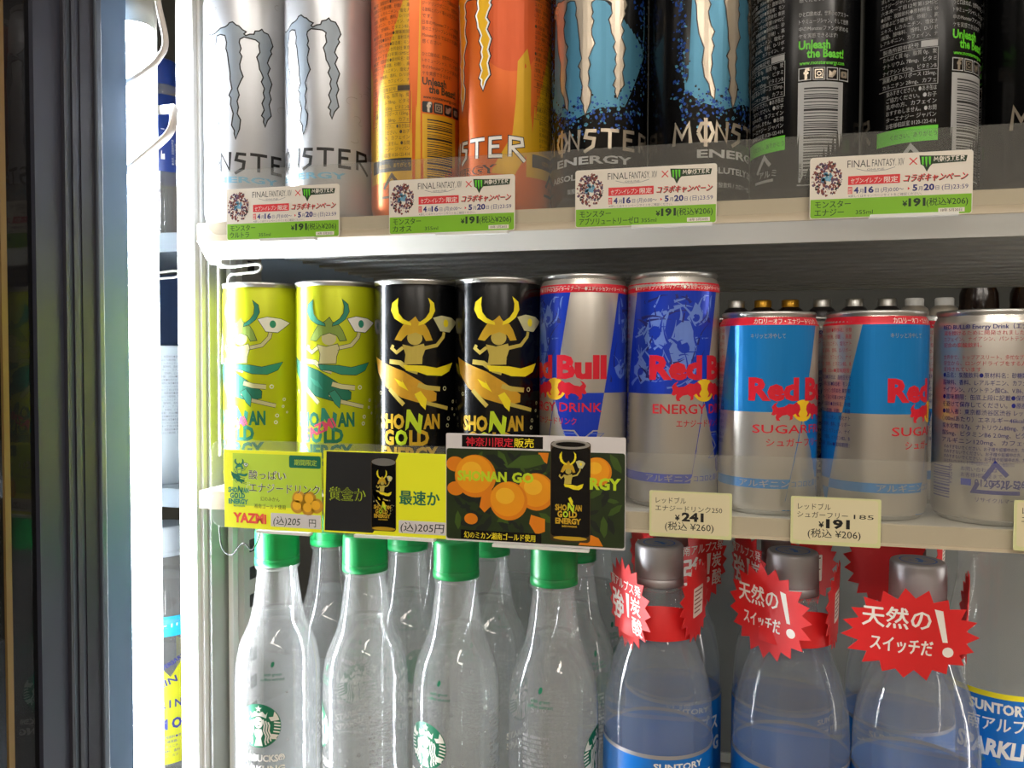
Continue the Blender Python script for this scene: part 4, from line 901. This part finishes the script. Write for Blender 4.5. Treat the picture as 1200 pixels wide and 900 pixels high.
# green-logo bottle
A = Art(); cy = 105; rr = 14.2
A.ell('siren_green', 0, cy, rr, rr, 2, 48)
W_ = 'ink_white'
st = [(0 + 2.4 * (1 if j % 2 == 0 else .42) * math.cos(PI / 2 + j * PI / 5), cy + 11 + 2.4 * (1 if j % 2 == 0 else .42) * math.sin(PI / 2 + j * PI / 5)) for j in range(10)]
A.poly(W_, st, 3); A.poly(W_, [(-6, cy + 9), (-4.6, cy + 7.2), (-2.6, cy + 9.4), (0, cy + 8.2), (2.6, cy + 9.4), (4.6, cy + 7.2), (6, cy + 9), (5, cy + 5), (2.5, cy + 6.1), (0, cy + 6.5), (-2.5, cy + 6.1), (-5, cy + 5)], 3)
A.ell(W_, 0, cy + 2.2, 2.9, 3.8, 3); 
for sg in (1, -1):
    for k in range(3):
        x = 3.6 + k * 1.6; A.stroke(W_, [(sg * (x - .6), cy + 4.2 - k * .8), (sg * (x + .3), cy + .5), (sg * (x - .2), cy - 3), (sg * (x + 1.3), cy - 6.5), (sg * (x + .6), cy - 10 + k), (sg * (x + 1.2), cy - 12.2 + k * 1.2)], .95, 3)
    A.poly(W_, [(sg * 13.2, cy + 3.6), (sg * 8, cy + 3.2), (sg * 6.6, cy + 5.8), (sg * 9.4, cy + 6), (sg * 10.2, cy + 9.4), (sg * 12.2, cy + 6.4)][::sg], 3)
    A.poly(W_, [(sg * 8.4, cy - 8.4), (sg * 7.6, cy - 4.6), (sg * 9.6, cy - 6), (sg * 12.4, cy - 6.4), (sg * 10.6, cy - 8.6)][::sg], 3)
    for k in range(6):
        y0 = cy + 2.0 - k * 2; L_ = math.sqrt(max(1, rr * rr - (y0 - cy) ** 2)); A.stroke(W_, [(sg * (L_ - 4.2), y0 + .5), (sg * (L_ - .3), y0 - .4)], .9, 3)
A.poly(W_, [(-2, cy - 2), (2, cy - 2), (3, cy - 5), (1.6, cy - 8), (2.8, cy - 13), (-2.8, cy - 13), (-1.6, cy - 8), (-3, cy - 5)], 3)
for x in (-1.2, 1.2): A.stroke('siren_green', [(x - .6, cy + 2.9), (x + .6, cy + 2.9)], .4, 4)
A.stroke('siren_green', [(-.7, cy + .2), (.7, cy + .2)], .45, 4)
A.text(W_, 'STARBUCKS®', 0, 82, 6, 3, .035, al='C', fit=33); A.text(W_, 'SPARKLING', 0, 75, 6, 3, .035, al='C', fit=33)
A.ell('siren_green', 9, 144, 1.1, 1.8, 3, 14, rot=-.3); A.text('siren_green', 'with green', 9, 137, 2.7, 3, .0, al='C'); A.text('siren_green', 'coffee extract', 9, 134, 2.7, 3, .0, al='C')
A.ell('siren_green', -42, 146, 1.2, 2, 3, 14, rot=-.3); A.text('siren_green', 'with green', -42, 139, 2.9, 3, .0, al='C'); A.text('siren_green', 'coffee extract', -42, 136, 2.9, 3, .0, al='C')
for k in range(15):
    A.text('ink_lgrey', JP[k % 11][:13], -53, 118 - k * 2.7, 2.1, 3, 0, fit=17); A.text('ink_lgrey', JP[(k + 4) % 11][:13], 43, 122 - k * 2.7, 2.1, 3, 0, fit=16)
random.seed(31)
for k in range(44):
    u = random.uniform(-80, 80); v = random.uniform(80, 152)
    if abs(u) < 16 and v < 124: continue
    A.ring('ink_lgrey', u, v, random.uniform(.5, 1.0), .28, 2, n=12)
for k in range(150):
    A.ell('ink_lgrey', random.gauss(-4, 4) if k < 110 else random.uniform(-60, 60), random.uniform(172, 200), random.uniform(.12, .32), None, 2, 6)
BOT_G = make_bottle('sparkling_water_bottle', SB, 171, 'cap_green', (14.7, 203, 226.6), A, 'water_clear', ctop=Art().text('ink_lgrey', 'STARBUCKS', -6, -1, 2.4, 1, 0, rot=.9))
# blue-label bottle
A = Art(); A.text('ink_white', '南アルプス', -24, 98, 12, 3, .04, fit=48); A.text('ink_white', 'SPARKLING', -26, 84, 12, 3, .04, fit=52); A.text('ink_white', 'SUNTORY', -16, 111, 5, 3, .03, fit=30)
A.it = [(m_, [(a, b) for a, b in V], F, L + 8) for m_, V, F, L in A.it]
CT = Art().ell('label_blue', 0, 0, 9.5, 9.5, .5).ell('cap_silver', 0, 0, 8.6, 8.6, 1).stroke('label_blue', [(-1, 4), (1.5, 0), (1, -5)], 2.4, 2).text('label_blue', '天然水', -5, -3, 3.4, 2, .02)
BOT_W = make_bottle('sparkling_water_bottle', ST, 178, 'cap_silver', (14.5, 207.5, 231.5), A, 'water_blue', (119, 'label_blue', 'cap_silver'), CT, 'pet_clear')
# lemon label bottle
A = Art()
A.rect('label_blue', -56, 96, 56, 160, 6); A.rect('label_yellow', -56, 157, 56, 160.4, 7); A.rect('label_blue', -56, 20, 56, 100, 6)
A.text('ink_white', 'SUNTORY', -16, 148, 8.6, 8, .04, fit=34); A.text('ink_white', '南アルプス', -17, 136, 10, 8, .03, fit=40, shear=.1, rot=.06)
A.text('ink_white', 'SPARKLING', -24, 121, 14, 8, .045, fit=54, shear=.12)
for cx, cy, r in ((20, 108, 11), (-8, 100, 8), (36, 112, 7)): A.ell('label_yellow', cx, cy, r, r * .9, 8); A.ell('fruit_gold', cx, cy, r * .7, r * .6, 9)
random.seed(2)
for k in range(40): A.ell('ice_blue', random.uniform(-30, 30), random.uniform(96, 120), random.uniform(.6, 2), None, 7.5, 8)
A.it = [(m_, [(a, b - 25) for a, b in V], F, L) for m_, V, F, L in A.it]
SL = [(20, 0), (30, 1.5), (33, 6), (33.6, 14), (33.6, 145), (33, 158), (30.5, 174), (27.5, 190), (26, 202), (26.5, 214), (24, 225), (16, 234), (13, 238), (12.8, 244)]
BOT_L = make_bottle('lemon_water_bottle', SL, 214, 'cap_silver', (14.4, 240, 262), A, 'water_clear')

BZ = -340; g = 'green capped bottles on the bottom shelf'
gx = (-281, -217.5, -155.5, -92.8)
for x, al, lb in zip(gx, (-26, -85, -42, 70), ('green capped bottle nearest the white post, round green logo facing front', 'front green capped bottle under the black and yellow card', 'front green capped bottle with round logo, under the orange photo card', 'front green capped bottle next to the red star tags')):
    place(BOT_G, x, 480, BZ, al, lb, 'bottle', g)
for row, yy in (('second', 541), ('third', 602)):
    for j, (x, lb) in enumerate(zip((-273, -212, -151, -90), ('behind the one nearest the post', 'behind the one under the black card', 'behind the one under the orange card', 'closest to the red star tags'))):
        place(BOT_G, x + (4 if row == 'third' else 0), yy, BZ, (40, 160, 60, 120)[j], f'{row} row green capped bottle {lb}', 'bottle', g)
g = 'silver capped bottles with red tags on the bottom shelf'
sx = (-29.5, 45.5, 109.5)
for x, yv, al, lb in zip(sx, (480, 480, 474), (25, 10, 0), ('clear bottle with silver cap, leftmost of those wearing red tags', 'clear bottle with silver cap between two other red tagged bottles', 'clear bottle with silver cap, rightmost and nearest red tagged one')):
    place(BOT_W, x, yv, BZ, al, lb, 'bottle', g)
for x, yv, al, lb in ((-24, 554, 20, 'silver capped bottle behind the leftmost red tagged bottle'), (47, 554, 70, 'silver capped bottle behind the middle red tagged bottle'), (116, 546, 0, 'silver capped bottle behind the rightmost red tagged bottle')):
    place(BOT_W, x, yv, BZ, al, lb, 'bottle', g)
place(BOT_L, 184, 578, BZ, -2, 'large clear bottle with blue label and yellow stripe at the right edge', 'bottle')

# red star-shaped neck tags
def star_pts(rx, ry, n, seed):
    random.seed(seed); p = []
    for j in range(2 * n):
        a = 2 * PI * j / (2 * n); k = 1.0 if j % 2 == 0 else .80
        k *= random.uniform(.97, 1.03); p.append((rx * k * math.cos(a), ry * k * math.sin(a)))
    return p
def star_sheet(mb, rx, ry, dirang, dist, cz, tilt, art, seed, cx0=0, flip=False):
    """a thin printed star facing outwards along dirang at distance dist from the neck axis"""
    ux, uy = math.cos(dirang), math.sin(dirang)          # sheet's horizontal axis
    nx, ny = math.sin(dirang), -math.cos(dirang)         # outward normal
    def pl(u, v, L, th=0):
        off = -(u * u) / 260.0 + .05 * L - th + tilt * v
        return (nx * (dist + off) + ux * (u + cx0), ny * (dist + off) + uy * (u + cx0), cz + v)
    P = star_pts(rx, ry, 19, seed); B = Art().poly('star_red', P, 0); B.emit(mb, lambda u, v, L: pl(u, v, L), step=4); B.emit(mb, lambda u, v, L: pl(u, v, L, .35), step=4)
    n = len(P); V = [pl(a, b, 0) for a, b in P] + [pl(a, b, 0, .35) for a, b in P]; mb.add(V, [[j, (j + 1) % n, n + (j + 1) % n, n + j] for j in range(n)], 'star_red')
    if art: art.emit(mb, lambda u, v, L: pl(u, v, L), step=4)
def switch_art(rx=31):
    A = Art(); k = rx / 31; A.text('star_white', '天然の', -22.5 * k, 3.5, 12, 1, .035, fit=32 * k); A.text('star_white', 'スイッチだ', -18.5 * k, -9, 9, 1, .04, fit=29 * k, rot=R_(-2))
    A.poly('star_white', [(11 * k, 14), (15 * k, 13.2), (17.6 * k, -3), (15.2 * k, -3)], 1); A.ell('star_white', 17.8 * k, -8, 2.6, 2.6, 1); return A
def alps_art(rx=27):
    A = Art(); A.text('star_white', '南アルプス発', -20, 8.5, 7, 1, .03, fit=38); A.text('star_white', '強', -19, -10, 19, 1, .05); A.text('star_white', '炭', 7, -2.5, 11, 1, .04); A.text('star_white', '酸', 8, -14, 11, 1, .04)
    A.poly('star_white', [(1.5, 7), (5.5, 7), (4.6, -7), (2.6, -7)], 1); A.ell('star_white', 3.6, -10.5, 1.9, 1.9, 1); return A
def leaflet():
    A = Art(); A.rrect('tag_paper', -7, -9, 9, 8, 1, 1)
    for k in range(6): A.rect('print_brown', -5.5, 5.5 - k * 2.4, 7.5 - (k % 3) * 2, 6.3 - k * 2.4, 2)
    return A
def neck_tag(x, y, d1, a1, s1, d2, a2, s2, label, cz=200, dist1=27, dist2=24, rx=(31, 26), band=True, rise=0, cx1=0, rxb=24):
    mb = MB()
    star_sheet(mb, rx[0], rx[1], R_(d1), dist1, cz + rise, .05, a1, s1, cx1); star_sheet(mb, rxb, 24, R_(d2), dist2, cz + 4, 0.02, a2, s2)
    if band:   # paper collar around the neck joining both stars
        i = len(mb.v); n = 30; a0, a1_ = R_(d1 - 10), R_(d2 + 10)
        for j in range(n + 1):
            a = a0 + (a1_ - a0) * j / n; t = j / n; hump = math.sin(PI * t)
            r = 24 - 1.5 * hump
            for q, (dr, z) in enumerate(((0, cz - 17 + 3 * (t - .5) ** 2), (-.6, cz - 9), (-4.5, cz - 3 + 5 * hump))):
                mb.v.append(((r + dr) * math.sin(a), -(r + dr) * math.cos(a), z))
        k = mb.m('star_red')
        for j in range(n):
            for q in range(2): mb.f.append([i + 3 * j + q, i + 3 * (j + 1) + q, i + 3 * (j + 1) + q + 1, i + 3 * j + q + 1]); mb.mi.append(k); mb.sm.append(True)
    o = mb.build('neck_tag', fixn=False); o.location = (x * S, y * S, BZ * S + H)
    return tag(o, label, 'tag', 'red star tags on the bottle necks')
# direction angles are measured from straight towards the viewer, positive to the right
neck_tag(sx[0], 480, -58, alps_art(), 1, 72, leaflet(), 2, 'red star neck tag turned edge-on with bold white characters, leftmost in front', cz=197, rx=(27, 26.5), dist1=22)
neck_tag(sx[1], 480, -42, switch_art(27), 3, 74, leaflet(), 4, 'red star neck tag angled to the left, on the middle silver capped bottle', cz=200, rx=(28, 26.5), dist1=23)
neck_tag(sx[2], 474, -2, switch_art(), 5, 78, leaflet(), 6, 'wide red star neck tag facing front with white writing, rightmost bottle', cz=200, rx=(32.5, 23.5), dist1=31, cx1=-9)
neck_tag(-24, 554, 50, alps_art(), 7, -60, leaflet(), 8, 'red star neck tag in the second row, right of the leftmost silver cap', cz=206, rx=(25, 27), band=False)
neck_tag(47, 554, -65, alps_art(), 9, 40, leaflet(), 10, 'red star neck tag in the second row, right of the middle silver cap', cz=204, rx=(25, 26), band=False, rxb=25)
neck_tag(116, 546, -28, None, 11, 70, leaflet(), 12, 'red star neck tag in the second row peeking over the rightmost silver cap', cz=214, rx=(27, 26), band=False)

# ------------------------------------------------------------------ things glimpsed in the next bay
root = bpy.data.objects.new('blue_drink_bottle', None); COL.objects.link(root)
P = [(26, 0), (30, 2), (31, 8), (31, 80), (30, 92), (26, 112), (18, 128), (14, 138), (13, 146)]
mb = MB().lathe([(.01, .5)] + P, 'pet', 40); mb.lathe([(31.3, 60), (31.3, 84), (30.5, 92), (26.5, 112), (18.5, 128)], 'bottle_blue', 40)
A = Art()
for k in range(6): A.text('ink_lgrey', JP[k][:10], 20 + k * 2.6, 66, 2.2, 2, 0, rot=PI / 2)
A.rect('ink_white', 10, 70, 13, 96, 1); A.text('ink_white', 'スポーツ飲料', 8, 62, 4, 2, .02, rot=PI / 2)
rfb = prof_fun(P); A.emit(mb, lambda u, v, L: ((rfb(v) + .5 + .05 * L) * math.sin(u / 31), -(rfb(v) + .5 + .05 * L) * math.cos(u / 31), v)); mb.build('bottle_shell', root, fixn=False)
MB().lathe(offset_prof(P, .9, 120), 'water_clear', 40).build('water', root); MB().lathe([(14.5, 138), (14.5, 158), (13, 160), (.01, 160)], 'bottle_blue', 28).build('cap', root); index_kids(root)
place(root, -468, 612, 96, -20, 'clear bottle with deep blue sleeve beside the looping white cable', 'bottle')
root = bpy.data.objects.new('carton_cup', None); COL.objects.link(root)
mb = MB().lathe([(.01, .5), (28, 0), (29, 2), (33, 112), (34, 114), (34, 117), (33, 118), (.01, 118)], 'carton_white', 40, smooth=True)
A = Art(); random.seed(8)
for k in range(24): A.text('ink_grey', '●' + JP[k % 11][:14], -14, 108 - k * 2.8, 2.2, 1, 0, fit=24)
for k in range(20): A.rect('ink_black', 13, 50 - k * 1.9, 25, 50 - k * 1.9 + random.choice((.5, .9, 1.2)), 1)
A.ell('lime_ink', 20, 90, 4, 9, 1)
rfc = prof_fun([(28, 0), (29, 2), (33, 112), (34, 118)]); A.emit(mb, lambda u, v, L: ((rfc(v) + .1 + .05 * L) * math.sin(u / 30), -(rfc(v) + .1 + .05 * L) * math.cos(u / 30), v)); mb.build('cup', root, fixn=False); index_kids(root)
place(root, -466, 610, -108 + 8, 10, 'white cup shaped carton with small print and barcode in the gap beside the lamp', 'carton'); 
for o in (root,): o.location.z = -108 * S + H
A = Art(); A.rect('label_cyan', -60, 138, 60, 155, 2); A.text('ink_white', 'キリン', -4, 142, 9, 3, .03)
A.poly('next_yellow', [(-90, 30), (90, 30), (90, 118), (40, 100), (20, 125), (5, 104), (-10, 122), (-40, 100), (-90, 118)], 2)
A.text('rb_darkink', 'KIRIN', -14, 92, 8, 3, .02, fit=26, rot=.3); A.text('rb_darkink', 'K I R I N', -16, 78, 9, 3, .03, fit=30); A.text('rb_darkink', 'L E M O N', -20, 60, 12, 3, .04, fit=44); A.text('rb_darkink', 'ANNIVERSARY', -12, 104, 5, 3, .02, rot=.5)
for k in range(5): A.text('rb_darkink', JP[k][:10], -12, 52 - k * 4, 2.6, 3, 0)
YL = [(24, 0), (31, 2), (32, 8), (32, 130), (31, 140), (32, 150), (31, 160), (26, 180), (19, 193), (17, 200), (17, 206)]
BOT_Y = make_bottle('lemon_soda_bottle', YL, 186, 'next_cap', (19, 202, 228), A, 'water_clear')
place(BOT_Y, -462, 600, -372, 0, 'clear soda bottle with yellow label, low in the gap beside the lamp', 'bottle')
t = empty('neighbour_shelf', 0, 0, -372, 0, 'white shelf of the next bay carrying the lemon soda bottle', 'shelf')
MB().box(-900, -350, 545, 900, -4, 0, 'next_shelf').build('deck', t)

# ------------------------------------------------------------------ shop ceiling lights (reflected in the cans)
for k, (x, y) in enumerate(((-1500, -900), (0, -900), (1500, -900), (-1500, -2300), (0, -2300), (1500, -2300))):
    t = empty('ceiling_light', x, y, ZC - 40, 0, 'long ceiling lamp of the shop, ' + ('front left', 'front middle', 'front right', 'rear left', 'rear middle', 'rear right')[k], 'lamp', 'ceiling lamps of the shop')
    MB().box(-600, 600, -90, 90, 12, 40, 'white_paint').build('housing', t); MB().box(-590, 590, -80, 80, 4, 12, 'ceiling_glow').build('diffuser', t)
